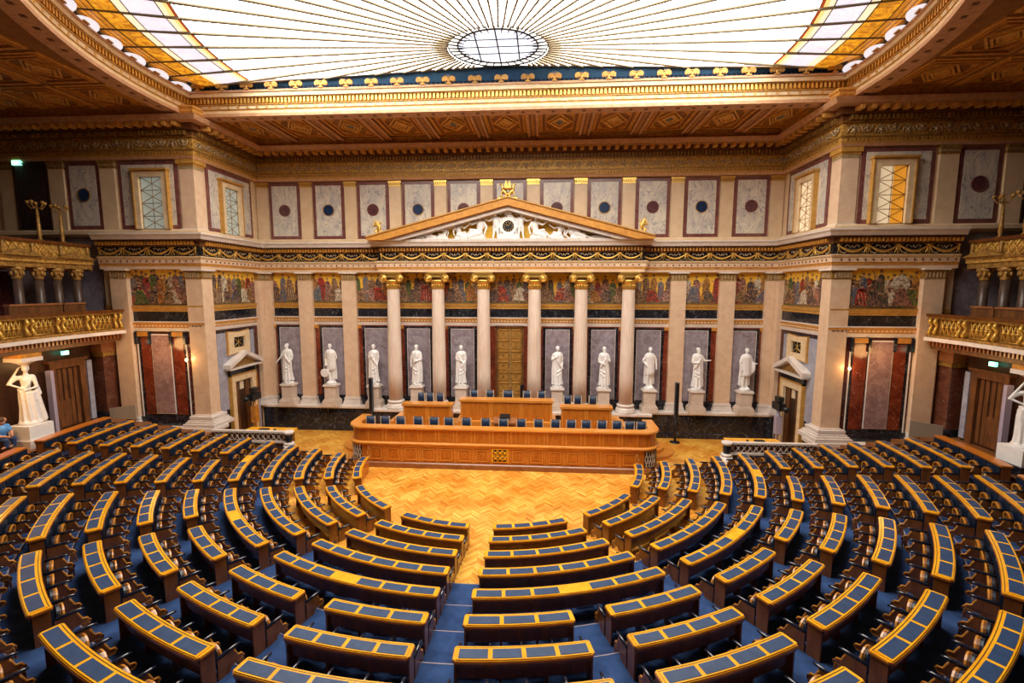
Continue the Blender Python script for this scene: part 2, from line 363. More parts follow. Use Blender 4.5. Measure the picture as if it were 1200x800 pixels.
# ================================================================== FLOORS
b = MB(); b.box(-24, 24, -28, 1, -.3, 0); struct('floor', b, 'parquet', 'golden herringbone parquet floor in front of the rostrum')
for k in range(2, 14):
    r0 = rk(k)-.36 if k < 13 else rk(12)+.55
    z = zk(k) if k < 13 else 1.80
    r1 = (rk(k+1)-.36 if k < 12 else (rk(12)+.55 if k == 12 else 21.5))
    b = MB(); b.mi = 0; b.sector(r0, r1, -.05, z, -radians(88.3), radians(88.3), 90)
    if 4 <= k < 13:
        b.mi = 1; b.sector(r0-.008, r0+.014, z-.02, z+.005, -radians(88.3), radians(88.3), 90)
    if 9 <= k:
        b.mi = 2
        for s_ in (-1, 1): b.box(s_*r0, s_*(r1 if k < 13 else 24.4), -6.4, -4.84 if k < 13 else -4.2, -.05, z-.001)
    struct('floor', b, ['parquet' if k < 4 else ('carpet' if k < 13 else 'floor_brown'), 'step_edge', 'floor_brown'], 'curved floor tier carrying desk row %s' % ORD[min(k, 12)] if k < 13 else 'brown ambulatory floor behind the last desk row')

# ================================================================== WALLS
def wallplane(mb, f, a0, a1, z0, z1, t=.3): mb.fbox(f, a0, a1, 0, -t, z0, z1)
# mapping: f(a, out, z)
def f_back(a, o, z): return (a, .15-o, z)
def f_ret(s): return lambda a, o, z: (s*(WX+.08-o), a, z)              # return wall; a = y
def f_wing(s): return lambda a, o, z: (s*a, WY+.05-o, z)               # a = |x|
HTOP = 15.2
b = MB(); b.box(-WX-.6, WX+.6, .15, .6, 0, HTOP); struct('wall_back', b, 'cream', 'cream marble back wall behind the colonnade')
for s in (-1, 1):
    n = SIDE[s]
    b = MB(); b.box(s*(WX+.08), s*(WX+.7), WY+.62, .15, 0, HTOP); struct('wall_%s' % n, b, 'cream', 'cream return wall on the %s between wing and colonnade' % n)
    b = MB(); b.box(s*(WX+.72), s*18.0, WY+.05, WY+.6, 0, 9.9); b.box(s*(WX+.72), s*24.5, WY+.05, WY+.6, 9.9, HTOP)
    struct('wall_%s' % n, b, 'cream', 'cream %s wing wall facing the benches' % n)
    b = MB(); b.box(s*18.0, s*24.5, WY+.25, WY+.6, 0, 9.9); struct('wall_%s' % n, b, 'grey_marble', 'grey veined marble wall beyond the %s wing' % n)
    b = MB(); b.box(s*24.5, s*25, -29, WY+.6, 0, HTOP); struct('wall_%s' % n, b, 'plaster_dark', 'far %s side wall of the hall' % n)
b = MB(); b.box(-25, 25, -29, -28.5, 0, HTOP); struct('wall_rear', b, 'plaster_dark', 'rear wall of the hall behind the viewer')

# paths along the wall (x from left to right, room on the right-hand side when travelling +x)
def path_wall(xe, o=0):
    return [(-xe, WY), (-WX, WY), (-WX, 0), (WX, 0), (WX, WY), (xe, WY)]
# ----- podium (black marble with white ledge)
b = MB(); PP = [(-WX, 0), (-6.75, 0), (-6.75, -.55), (6.75, -.55), (6.75, 0), (WX, 0)]
b.mi = 0; b.sweep([(-.3, 0), (.45, 0), (.45, .22), (.40, .26), (.40, 1.22), (-.3, 1.22)], PP)
b.mi = 1; b.sweep([(-.3, 1.22), (.44, 1.22), (.48, 1.26), (.48, 1.36), (-.3, 1.36)], PP)
struct('trim_1', b, ['black_marble', 'white_stone'], 'black marble podium with white ledge carrying the statues')
for s in (-1, 1):                                     # wing ledge
    P = [(s*WX, WY+.5), (s*WX, WY), (s*18.0, WY)]
    if s < 0: P = P[::-1]
    else: P = P
    b = MB(); b.mi = 0; b.sweep([(-.3, 0), (.42, 0), (.42, 1.15), (-.3, 1.15)], P if s > 0 else P)
    b.mi = 1; b.sweep([(-.3, 1.15), (.42, 1.15), (.47, 1.2), (.47, 1.34), (-.3, 1.34)], P)
    struct('trim_2', b, ['black_marble', 'white_stone'], 'white stone ledge at the foot of the %s wing wall' % SIDE[s])

# ----- mouldings around the whole wall, behind the pilasters (lower entablature)
PW = [(-17.95, WY+.05), (-WX-.08, WY+.05), (-WX-.08, .15), (WX+.08, .15), (WX+.08, WY+.05), (17.95, WY+.05)]
b = MB()
b.mi = 0; b.sweep([(-.1, 5.68), (.05, 5.68), (.08, 5.84), (-.1, 5.84)], PW)
b.mi = 1; b.sweep([(-.1, 5.84), (.06, 5.84), (.08, 5.96), (.115, 6.0), (.115, 6.08), (-.1, 6.08)], PW)
b.mi = 0; b.sweep([(-.1, 6.08), (.125, 6.08), (.125, 6.13), (-.1, 6.13)], PW)
b.mi = 3; b.sweep([(-.1, 6.13), (.04, 6.13), (.04, 6.57), (-.1, 6.57)], PW)
b.mi = 2; b.sweep([(-.1, 6.57), (.06, 6.57), (.06, 6.66), (.09, 6.70), (.11, 6.84), (-.1, 6.84)], PW)
b.mi = 4
def along(path, step, fn):
    for i in range(len(path)-1):
        a = Vector(path[i]); c = Vector(path[i+1]); d = c-a; L = d.length; n = max(1, round(L/step)); t = d/L; nn = Vector((t.y, -t.x))
        for k in range(n):
            p = a+t*(L*(k+.5)/n); fn(p, t, nn, L/n)
def tooth(mb, w, o0, o1, z0, z1):
    def g(p, t, n, st):
        c = [p+t*(-w/2)+n*o0, p+t*(w/2)+n*o0, p+t*(w/2)+n*o1, p+t*(-w/2)+n*o1]
        mb.add([(q.x, q.y, z) for z in (z0, z1) for q in c], [(0, 3, 2, 1), (4, 5, 6, 7), (0, 1, 5, 4), (1, 2, 6, 5), (2, 3, 7, 6), (3, 0, 4, 7)])
    return g
along(PW, .17, tooth(b, .09, .06, .10, 5.90, 5.97))
struct('trim_3', b, ['white_stone', 'orange_gold', 'gold_paint', 'black_marble', 'frame_cream'], 'gilded string course with black marble band below the mosaics')

# ----- main entablature (with the portico break)
PE = [(-17.95, WY), (-WX, WY), (-WX, 0), (-6.55, 0), (-6.55, -.55), (6.55, -.55), (6.55, 0), (WX, 0), (WX, WY), (17.95, WY)]
b = MB()
b.mi = 0; b.sweep([(-.2, 8.45), (.16, 8.45), (.16, 8.60), (-.2, 8.60)], PE)
b.mi = 1; b.sweep([(-.2, 8.60), (.18, 8.60), (.18, 8.70), (-.2, 8.70)], PE)
b.mi = 0; b.sweep([(-.2, 8.70), (.20, 8.70), (.20, 8.89), (-.2, 8.89)], PE)
b.mi = 2; b.sweep([(-.2, 8.89), (.22, 8.89), (.27, 8.97), (.27, 9.0), (-.2, 9.0)], PE)
b.mi = 3; along(PE, .30, tooth(b, .06, .18, .225, 8.76, 8.83))
struct('trim_4', b, ['pink_cream', 'orange_gold', 'frame_cream', 'brown_wood'], 'pink and gold architrave above columns and pilasters')
b = MB(); b.sweep([(-.2, 9.0), (.12, 9.0), (.12, 9.43), (-.2, 9.43)], PE)
frieze = struct('trim_5', b, 'black_marble', 'black marble frieze hung with gilded garlands')
b = MB(); b.mi = 0; b.sweep([(-.2, 9.43), (.18, 9.43), (.20, 9.47), (.20, 9.68), (-.2, 9.68)], PE)
b.mi = 1; along(PE, .155, tooth(b, .075, .19, .34, 9.49, 9.64))
b.mi = 2; b.sweep([(-.2, 9.68), (.40, 9.68), (.40, 9.72), (-.2, 9.72)], PE)
b.mi = 3; b.sweep([(-.2, 9.72), (.44, 9.72), (.49, 9.84), (.56, 9.92), (.56, 9.98), (-.2, 9.98)], PE)
struct('trim_6', b, ['brown_wood', 'orange_gold', 'brown_wood', 'white_stone'], 'dentilled cornice with white lip over the garland frieze')
# garlands: one festoon mesh (two halves of leaves, tie and ribbons), repeated as parts of the frieze
def festoon(w):
    b = MB(); n = 14
    def q(t): return ((t-.5)*(w-.06), -.06-.03*sin(pi*t), .13-.235*sin(pi*t))
    for i in range(n):
        t0 = i/n; r0 = .026+.036*sin(pi*(t0+.02)); b.capsule(q(t0), q((i+1)/n), r0, r0*.8, 6)
    for s in (-1, 1):
        x = s*(w/2-.03); b.capsule((x, -.05, .10), (x-s*.10, -.05, -.15), .026, .012, 6); b.capsule((x, -.05, .12), (x-s*.02, -.05, .19), .035, .02, 6); b.capsule((x, -.05, .13), (x-s*.15, -.05, .185), .02, .010, 6); b.ell((x, -.06, .13), .05, .04, .05, 8, 6)
        b.capsule((x, -.05, .08), (x, -.04, -.18), .020, .008, 6)
    b.mi = 1
    for s in (-1, 1):
        b.tube([(s*.05, -.03, .03), (s*.12, -.03, .12), (s*.22, -.03, .15), (s*.27, -.03, .10), (s*.22, -.03, .07)], .013, 5); b.tube([(s*.34, -.03, -.15), (s*.26, -.03, -.16), (s*.20, -.03, -.13)], .012, 5); b.ell((s*.38, -.03, -.13), .02, .02, .02, 6, 5)
    b.ell((0, -.03, .10), .03, .02, .04, 6, 5); return b
fo = None
for i in range(len(PE)-1):
    a = Vector(PE[i]); c = Vector(PE[i+1]); d = c-a; L = d.length
    if L < .8: continue
    inner_fix = .12
    n = max(1, round(L/1.12)); t = d/L; nn = Vector((t.y, -t.x)); ang = atan2(t.y, t.x)
    for k in range(n):
        p = a+t*(L*(k+.5)/n)+nn*.12
        if fo is None:
            fo = festoon(1.12).build('garland', ['gold', 'frame_cream'], frieze, local=True); fo.location = (p.x, p.y, 9.22); fo.rotation_euler = (0, 0, ang)
        else: inst(fo, frieze, (p.x, p.y, 9.22), ang, scale=(L/n/1.12, 1, 1), name='garland')

# ----- attic zone between the cornices, then the upper entablature
PA = [(-24.4, WY), (-WX, WY), (-WX, 0), (WX, 0), (WX, WY), (24.4, WY)]
b = MB(); b.mi = 0; b.sweep([(-.1, 9.98), (.12, 9.98), (.12, 10.12), (.08, 10.18), (-.1, 10.18)], PA)
struct('trim_7', b, ['cream'], 'cream plinth course under the attic panels')
b = MB(); b.mi = 0; b.sweep([(-.3, 13.14), (.10, 13.14), (.14, 13.24), (-.3, 13.24)], PA)
b.mi = 1; b.sweep([(-.3, 13.24), (.15, 13.24), (.17, 13.32), (.17, 13.46), (-.3, 13.46)], PA)
b.mi = 2; b.sweep([(-.3, 13.46), (.21, 13.46), (.21, 13.52), (-.3, 13.52)], PA)
b.mi = 3; b.sweep([(-.3, 13.52), (.12, 13.52), (.12, 14.0), (-.3, 14.0)], PA)
b.mi = 2; b.sweep([(-.3, 14.0), (.20, 14.0), (.20, 14.05), (-.3, 14.05)], PA)
b.mi = 4; b.sweep([(-.3, 14.05), (.20, 14.05), (.20, 14.27), (-.3, 14.27)], PA)
b.mi = 2; along(PA, .165, tooth(b, .08, .20, .34, 14.07, 14.24)); along(PA, .145, tooth(b, .07, .16, .19, 13.32, 13.42))
b.mi = 5; b.sweep([(-.3, 14.27), (.38, 14.27), (.38, 14.34), (-.3, 14.34)], PA)
b.mi = 6; along(PA, .42, tooth(b, .17, .36, .70, 14.34, 14.50))
b.mi = 5; b.sweep([(-.3, 14.34), (.36, 14.34), (.36, 14.52), (-.3, 14.52)], PA)
b.mi = 7; b.sweep([(-.3, 14.52), (.78, 14.52), (.84, 14.62), (.88, 14.70), (-.3, 14.70)], PA)
b.mi = 6; b.sweep([(-.3, 14.70), (.60, 14.70), (.60, 14.80), (.66, 14.86), (.66, 14.96), (.72, 15.0), (.72, 15.07), (-.3, 15.07)], PA)
struct('trim_8', b, ['beam_pink', 'gold_paint', 'gold_dark', 'gold_relief', 'brown_wood', 'brown_wood', 'ceiling_gold', 'beam_pink'], 'rich gilded crown entablature with modillions under the ceiling')
# scroll relief on the crown frieze
sc = None
for i in range(len(PA)-1):
    a = Vector(PA[i]); c = Vector(PA[i+1]); d = c-a; L = d.length; n = max(1, round(L/1.05)); t = d/L; nn = Vector((t.y, -t.x)); ang = atan2(t.y, t.x)
    if L > 10 and i in (0, 4): n = int(n)
    for k in range(n):
        p = a+t*(L*(k+.5)/n)+nn*.12
        if abs(p.x) > 21: continue
        if sc is None:
            q = MB(); pts = [(-.5, -.03, -.12)]
            for j in range(9): th = j/8*pi; pts.append((-.25-.22*cos(th), -.04, -.12+.22*sin(th)))
            q.tube([(x, y, z) for x, y, z in pts], .03, 6)
            q.tube([(.25-.22*cos(j/8*pi), -.04, .12-.22*sin(j/8*pi)) for j in range(9)], .03, 6)
            for cx_, cz_ in ((-.25, -.05), (.25, .05)):
                q.ell((cx_, -.05, cz_), .07, .05, .07, 8, 6)
                for e in range(5): th = e*2*pi/5; q.ell((cx_+.10*cos(th), -.04, cz_+.10*sin(th)), .04, .03, .04, 6, 5)
            sc = q.build('scroll_relief', 'bronze_ornament', bpy.data.objects['trim_8'], local=True); sc.location = (p.x, p.y, 13.76); sc.rotation_euler = (0, 0, ang)
        elif i in (0, 1, 3, 4): inst(sc, bpy.data.objects['trim_8'], (p.x, p.y, 13.76), ang, scale=(L/n/1.05, 1, 1))
        else:
            inst(sc, bpy.data.objects['trim_8'], (p.x, p.y, 13.76), ang, scale=(L/n/1.05, .6, .8))

# ================================================================== PILASTERS AND COLUMNS
def pilaster(f, a0, a1, label, z0=1.36, zt=8.45, d=.24, mats='pink_cream', side=1):
    p = f(a0, 0, z0); q = f(a1, 0, z0); cx, cy = (p[0]+q[0])/2, (p[1]+q[1])/2
    t = thing('pilaster', label, 'pilaster', (cx, cy, z0))
    w = a1-a0; sg = 1 if w > 0 else -1
    def bx(mb, e, o, za, zb): mb.fbox(f, a0-sg*e, a1+sg*e, 0, o, za, zb)
    bb = MB(); bx(bb, .11, d+.13, z0, z0+.14); bx(bb, .08, d+.10, z0+.14, z0+.24); bx(bb, .04, d+.05, z0+.24, z0+.30); bx(bb, .06, d+.07, z0+.30, z0+.38); bx(bb, .02, d+.03, z0+.38, z0+.44)
    bb.build('base', 'white_stone', t)
    s_ = MB(); bx(s_, 0, d, z0+.44, zt-.42); s_.build('shaft', mats, t)
    c = MB(); c.mi = 1; bx(c, .02, d+.02, zt-.42, zt-.38); c.mi = 0; bx(c, .01, d+.01, zt-.38, zt-.12); c.mi = 1; n = max(3, round(abs(w)/.14))
    for i in range(n):
        m = a0+(i+.5)*w/n; c.fbox(f, m-.04*sg, m+.04*sg, d, d+.035, zt-.36, zt-.16); c.fbox(f, m-.018*sg, m+.018*sg, d+.03, d+.05, zt-.33, zt-.14)
    c.mi = 0; bx(c, .05, d+.05, zt-.12, zt-.06); c.mi = 2; bx(c, .11, d+.11, zt-.06, zt)
    c.build('capital', ['gold_dark', 'bronze_ornament', 'white_stone'], t); return t
for s in (-1, 1):
    n = SIDE[s]
    for k, x in enumerate(PILX): pilaster(f_back, s*x-.38, s*x+.38, 'pale pink pilaster on the back wall, %s %s of the portico columns' % (ORD[k+1], n))
    pilaster(f_back, s*12.78, s*13.205, 'pale corner pilaster at the far %s end of the back wall' % n)
    pilaster(f_ret(s), -.52, -.095, 'narrow corner pilaster on the %s return wall beside the colonnade' % n)
for s in (-1, 1):
    n = SIDE[s]
    # the free corner pier, one block
    t = thing('corner_pier', 'massive pink stone corner pier at the %s end of the benches' % n, 'pier', (s*(WX+.3), WY+.2, 1.34))
    def pb(mb, e, z0, z1, s=s): mb.box(s*(WX-.06-e), s*(WX+.70+e), WY-.05-e, WY+.60+e, z0, z1)
    q = MB()
    for e, z0, z1 in ((.36, 1.34, 1.5), (.28, 1.5, 1.58), (.22, 1.58, 1.66), (.14, 1.66, 1.72), (.17, 1.72, 1.82), (.06, 1.82, 1.88)): pb(q, e, z0, z1)
    q.build('base', 'white_stone', t); q = MB(); pb(q, 0, 1.88, 8.03); q.build('shaft', 'pink_cream', t)
    q = MB(); q.mi = 0; pb(q, .015, 8.03, 8.33); q.mi = 1
    for i in range(6):
        y = WY+(i+.5)*.58/6; q.box(s*(WX-.10), s*(WX-.05), y-.03, y+.03, 8.08, 8.29)
        x = WX+.02+(i+.5)*.68/6; q.box(s*(x-.035), s*(x+.035), WY-.10, WY-.05, 8.08, 8.29)
    q.mi = 0; pb(q, .05, 8.33, 8.38); q.mi = 2; pb(q, .11, 8.38, 8.45); q.build('capital', ['gold_dark', 'bronze_ornament', 'white_stone'], t)
    pilaster(f_wing(s), 16.72, 17.5, 'outer pink pilaster of the %s wing beside the gallery' % n, z0=1.34)
for s in (-1, 1):
    for k, x in enumerate(COLX):
        X = s*x; Y = -.52
        t = thing('ionic_column', 'fluted pale column with gilded volutes, %s on the %s of the golden door' % (ORD[k+1], SIDE[s]), 'column', (X, Y, 1.36))
        q = MB(); q.lathe([(.50, 1.36), (.50, 1.46), (.48, 1.47), (.49, 1.53), (.45, 1.60), (.40, 1.62), (.40, 1.68), (.44, 1.70), (.44, 1.76), (.38, 1.80)], X, Y, 32); q.build('base', 'white_stone', t)
        q = MB(); F = 20; q.lathe([(.355, 1.80), (.35, 3.2), (.335, 5.2), (.31, 7.6), (.31, 7.62)], X, Y, 120, fl=lambda a, z: 1-.055*abs(sin(a*F/2))**.7 if True else 1); q.build('shaft', 'column_stone', t)
        q = MB(); q.lathe([(.32, 7.60), (.325, 7.64), (.325, 7.86), (.36, 7.90), (.40, 7.98), (.42, 8.05)], X, Y, 24)
        for i in range(16): a = 2*pi*i/16; q.ell((X+.33*cos(a), Y+.33*sin(a), 7.75), .03, .03, .09, 6, 6)
        q.build('necking', 'gold', t)
        q = MB(); q.box(X-.42, X+.42, Y-.33, Y+.33, 8.18, 8.34)
        for sx in (-1, 1):
            cx = X+sx*.43; cz = 8.14; pts = []
            for yy in (-.36, .30):
                q.tube([(cx, Y+yy, cz), (cx, Y+yy+.07, cz)], .20, 20)
            q.tube([(cx, Y-.33, cz), (cx, Y, cz), (cx, Y+.33, cz)], [.19, .13, .19], 16)
            for i in range(26): th = i/25*3.6*pi; r = .185*(1-i/32); pts.append((cx+sx*r*sin(th), Y-.375, cz+r*cos(th)))
            q.tube(pts, .018, 6); q.ell((cx, Y-.37, cz), .035, .03, .035, 8, 6)
        q.box(X-.50, X+.50, Y-.40, Y+.40, 8.36, 8.45); q.box(X-.46, X+.46, Y-.37, Y+.37, 8.32, 8.37)
        q.build('capital', 'gold', t)

# ================================================================== NICHES, MURALS, ATTIC PANELS
def painted(t, f, a0, a1, z0, z1, n, seed):
    R = random.Random(seed); w = a1-a0; sg = 1 if w > 0 else -1; H_ = z1-z0
    g = MB(); g.fbox(f, a0, a1, .0, .03, z0, z1); g.build('gold_ground', 'mosaic_gold', t)
    g = MB(); pl = [(a0, z0)]
    for i in range(9): pl.append((a0+w*i/8, z0+H_*(.10+.05*R.random())))
    pl.append((a1, z0)); g.prism(pl, lambda a, z, d: f(a, d, z), .03, .034); g.build('painted_ground', 'paint_ground', t)
    robes = ['robe_red', 'robe_green', 'robe_brown', 'robe_ochre', 'robe_white', 'robe_dark', 'robe_blue', 'robe_rose', 'robe_brown', 'robe_dark']
    R.shuffle(robes)
    N2 = n+round(n*.6)
    for i in range(N2):
        back = i < n; c = a0+w*((i+.5)/n if back else (i-n+.5+R.uniform(-.3, .3))/(N2-n)); kneel = not back; h = H_*(R.uniform(.74, .96) if not kneel else R.uniform(.38, .60)); bw = R.uniform(.18, .25)*(1.25 if kneel else 1)
        b0 = z0+H_*R.uniform(.03, .10); lean = R.uniform(-.08, .08)+(R.choice((-.18, .18)) if kneel else 0); d = .036+.004*(i % 3)+(.014 if kneel else 0)
        c = min(max(c, min(a0, a1)+bw*.8), max(a0, a1)-bw*.8)
        lim = lambda a: min(max(a, min(a0, a1)+.01), max(a0, a1)-.01)
        P = [(-1.15, 0), (-1.0, .25), (-.75, .5), (-.8, .68), (-.6, .80), (-.25, .85), (.25, .85), (.62, .80), (.85, .66), (.72, .48), (1.05, .22), (1.2, 0), (.4, -.02), (-.4, .015)]
        pl = [(lim(c+x*bw*R.uniform(.85, 1.15)+lean*z*.9), b0+z*h) for x, z in P]
        q = MB(); q.mi = 0; q.prism(pl, lambda a, z, dd: f(a, dd, z), .03, d)
        q.mi = 1; hd = [(lim(c+lean*.85+.055*cos(k*pi/5)), b0+h*.92+.07*sin(k*pi/5)) for k in range(10)]; q.prism(hd, lambda a, z, dd: f(a, dd, z), .03, d+.003)
        e = R.choice((-1, 1)); az = R.uniform(.45, .95); x0 = c+e*bw*.6+lean*.6; x1 = lim(x0+e*R.uniform(.12, .26)); zA = b0+h*.70; zB = b0+h*az
        q.prism([(lim(x0), zA-.03), (lim(x0), zA+.04), (x1, zB+.025), (x1, zB-.025)], lambda a, z, dd: f(a, dd, z), .03, d+.004)
        q.prism([(lim(c-.04), b0-.0), (lim(c-.10), b0+.05), (lim(c+.02), b0+.06)], lambda a, z, dd: f(a, dd, z), .03, d+.004)
        q.mi = 2; ph = [(lim(c+lean*.85+.058*cos(k*pi/5)), b0+h*.94+.062*max(0, sin(k*pi/5))) for k in range(6)]; q.prism(ph, lambda a, z, dd: f(a, dd, z), .03, d+.006)
        q.mi = 3; fo_ = R.uniform(-.3, .3)
        for m in range(3):
            xa = c+bw*(-.5+m*.45); q.prism([(lim(xa), b0+.04*h), (lim(xa+.02), b0+.04*h), (lim(xa+fo_*bw+lean*.6+.02), b0+.62*h), (lim(xa+fo_*bw+lean*.6), b0+.62*h)], lambda a, z, dd: f(a, dd, z), .03, d+.003)
        q.build('painted_figure', [robes[i % len(robes)], 'paint_skin', 'paint_hair', robes[(i+3) % len(robes)]], t)
MZ0, MZ1 = 6.86, 8.44
MURAL = {-5: ('three standing figures over a kneeling one in white', 4), -4: ('dark robed figures crouching round an altar', 5), -3: ('red and green clad figures on bright gold', 5), -2: ('man in a red robe before dark men', 5), -1: ('figures grouped on a gold ground with seated man', 5), 0: ('crowded figures above the golden door', 6),
         1: ('seated figures beside a standing man', 5), 2: ('figure in a red robe with raised arm', 5), 3: ('dark seated figures and a lectern', 5), 4: ('three tall figures with a red cloak', 4), 5: ('seated elders on glowing gold', 5)}
for i in range(-5, 6):
    s = -1 if i < 0 else 1; k = abs(i); x0 = -SUP[0] if i == 0 else s*SUP[k-1]; x1 = SUP[0] if i == 0 else s*SUP[k]
    lo, hi = min(x0, x1), max(x0, x1); m = (.32 if True else .38)
    if k == 5: lo, hi = (lo+.0, hi) 
    where = 'above the golden door' if i == 0 else '%s bay %s of the golden door' % (ORD[k], SIDE[s])
    t = thing('wall_mosaic', 'gold ground mosaic with %s robed figures, %s' % ({4: 'four', 5: 'five', 6: 'six'}[MURAL[i][1]], where), 'mosaic', ((lo+hi)/2, .13, MZ0))
    painted(t, f_back, lo+.25, hi-.25, MZ0, MZ1, MURAL[i][1], 100+i)
    if i == 0: continue
    c = s*BAY[k]
    t = thing('niche_cladding', 'grey marble slab framed in black and red marble, %s niche %s of the golden door' % (ORD[k], SIDE[s]), 'marble panel', (c, .13, 1.36), kind='structure')
    q = MB(); q.fbox(f_back, lo+.2, hi-.2, 0, .05, 1.36, 5.68); q.build('red_surround', 'red_marble', t)
    q = MB(); q.fbox(f_back, c-.76, c+.76, .05, .09, 1.36, 5.62); q.fbox(f_back, lo+.2, hi-.2, .05, .12, 1.36, 1.86); q.build('black_border', 'black_marble', t)
    q = MB(); q.mi = 0; q.fbox(f_back, c-.60, c+.60, .09, .11, 1.80, 5.50); q.mi = 1
    for a_, b_ in ((-.62, -.60), (.60, .62)): q.fbox(f_back, c+a_, c+b_, .09, .12, 1.80, 5.52)
    q.fbox(f_back, c-.62, c+.62, .09, .12, 5.50, 5.52); q.build('grey_slab', ['grey_marble', 'white_stone'], t)
    q = MB(); q.mi = 0
    for e in (-1, 1): q.fbox(f_back, c+e*.80-.02, c+e*1.05+.02, .05, .14, 5.50, 5.68)
    q.build('gilt_bracket', 'orange_gold', t)
# golden door
t = thing('door_1', 'tall golden coffered double door at the centre of the colonnade', 'door', (0, .1, 1.36), kind='structure')
q = MB()
for e in (-1, 1): q.fbox(f_back, e*.74, e*1.06, 0, .07, 1.36, 5.68)
q.build('red_jamb', 'red_marble', t)
q = MB()
for e in (-1, 1): q.fbox(f_back, e*.64, e*.76, 0, .12, 1.36, 5.68)
q.fbox(f_back, -.76, .76, 0, .12, 5.60, 5.70); q.build('door_frame', 'brown_wood', t)
for e in (-1, 1):
    q = MB(); q.mi = 0; q.fbox(f_back, e*.0+e*.01, e*.64, 0, .04, 1.36, 5.60); q.mi = 1
    for j in range(7):
        z0 = 1.62+j*.565; xa, xb = .13, .54
        for r_, d_ in ((0, .05), (.05, .075), (.10, .06)):
            for a_, b_, c_, d2 in ((xa+r_, xb-r_, z0+r_, z0+r_+.03), (xa+r_, xb-r_, z0+.46-r_-.03, z0+.46-r_), (xa+r_, xa+r_+.03, z0+r_, z0+.46-r_), (xb-r_-.03, xb-r_, z0+r_, z0+.46-r_)): q.fbox(f_back, e*a_, e*b_, .04, d_, c_, d2)
        q.fbox(f_back, e*(xa-.02), e*(xb+.02), .04, .10, z0+.46, z0+.505)
    q.build('door_leaf', ['gold_dark', 'gold_paint'], t)
# attic panels with medallions
def attic(f, a0, a1, z0, z1, med, label, window=None):
    p = f((a0+a1)/2, 0, z0); sg = 1 if a1 > a0 else -1
    t = thing('marble_plaque', label, 'marble panel', (p[0], p[1], z0))
    q = MB(); q.fbox(f, a0, a1, 0, .05, z0, z1); q.build('border', 'purple_marble', t)
    q = MB(); e = sg*.165; q.fbox(f, a0+e, a1-e, .05, .065, z0+.165, z1-.165); q.build('slab', 'breccia', t)
    if med:
        ca = (a0+a1)/2; cz = z0+(z1-z0)*.51; q = MB(); n = 28
        q.mi = 0; q.prism([(ca+.27*cos(2*pi*i/n), cz+.27*sin(2*pi*i/n)) for i in range(n)], lambda a, z, d: f(a, d, z), .065, .09); q.mi = 1
        q.ring([(ca+.305*cos(2*pi*i/n), cz+.305*sin(2*pi*i/n)) for i in range(n)], [(ca+.265*cos(2*pi*i/n), cz+.265*sin(2*pi*i/n)) for i in range(n)], lambda a, z, d: f(a, d, z), .065, .10)
        q.build('medallion', ['medallion_'+med, 'gold_dark' if med == 'blue' else 'purple_marble'], t)
    return t
UZ0, UZ1 = 10.2, 13.1
for i in range(-5, 6):
    s = -1 if i < 0 else 1; c = 2.38*i; med = 'blue' if i % 2 == 0 else 'purple'
    where = 'hidden partly by the pediment peak' if i == 0 else '%s %s of the pediment peak' % (ORD[abs(i)], SIDE[s])
    attic(f_back, c-.84, c+.84, UZ0, UZ1, med, 'veined white attic panel with %s medallion, %s' % (med, where))
    if i < 5:
        c2 = c+1.19
    for c2 in ([c-1.19] if i == -5 else [])+[c+1.19]:
        t = thing('attic_pilaster', 'plain cream attic pilaster with gilt cap, %s from the left' % ORD[(i+6) if c2 > c else 1+0], 'pilaster', (c2, .1, UZ0-.1)) if not (i == -5 and c2 > c) else thing('attic_pilaster', 'plain cream attic pilaster with gilt cap, second from the left', 'pilaster', (c2, .1, UZ0-.1))
        if i > -5: t['label'] = 'plain cream attic pilaster with gilt cap, %s from the left' % ORD[i+7]
        q = MB(); q.fbox(f_back, c2-.31, c2+.31, 0, .10, UZ0-.05, 12.85); q.build('shaft', 'cream', t)
        q = MB(); q.fbox(f_back, c2-.33, c2+.33, 0, .12, 12.85, 12.90); q.fbox(f_back, c2-.34, c2+.34, 0, .15, 13.02, 13.12); q.mi = 1; q.fbox(f_back, c2-.32, c2+.32, 0, .115, 12.90, 13.02)
        q.mi = 0
        for j in range(7): q.fbox(f_back, c2-.30+j*.09, c2-.25+j*.09, .1, .14, 12.91, 13.01)
        q.build('gilt_cap', ['gold', 'gold_dark'], t)
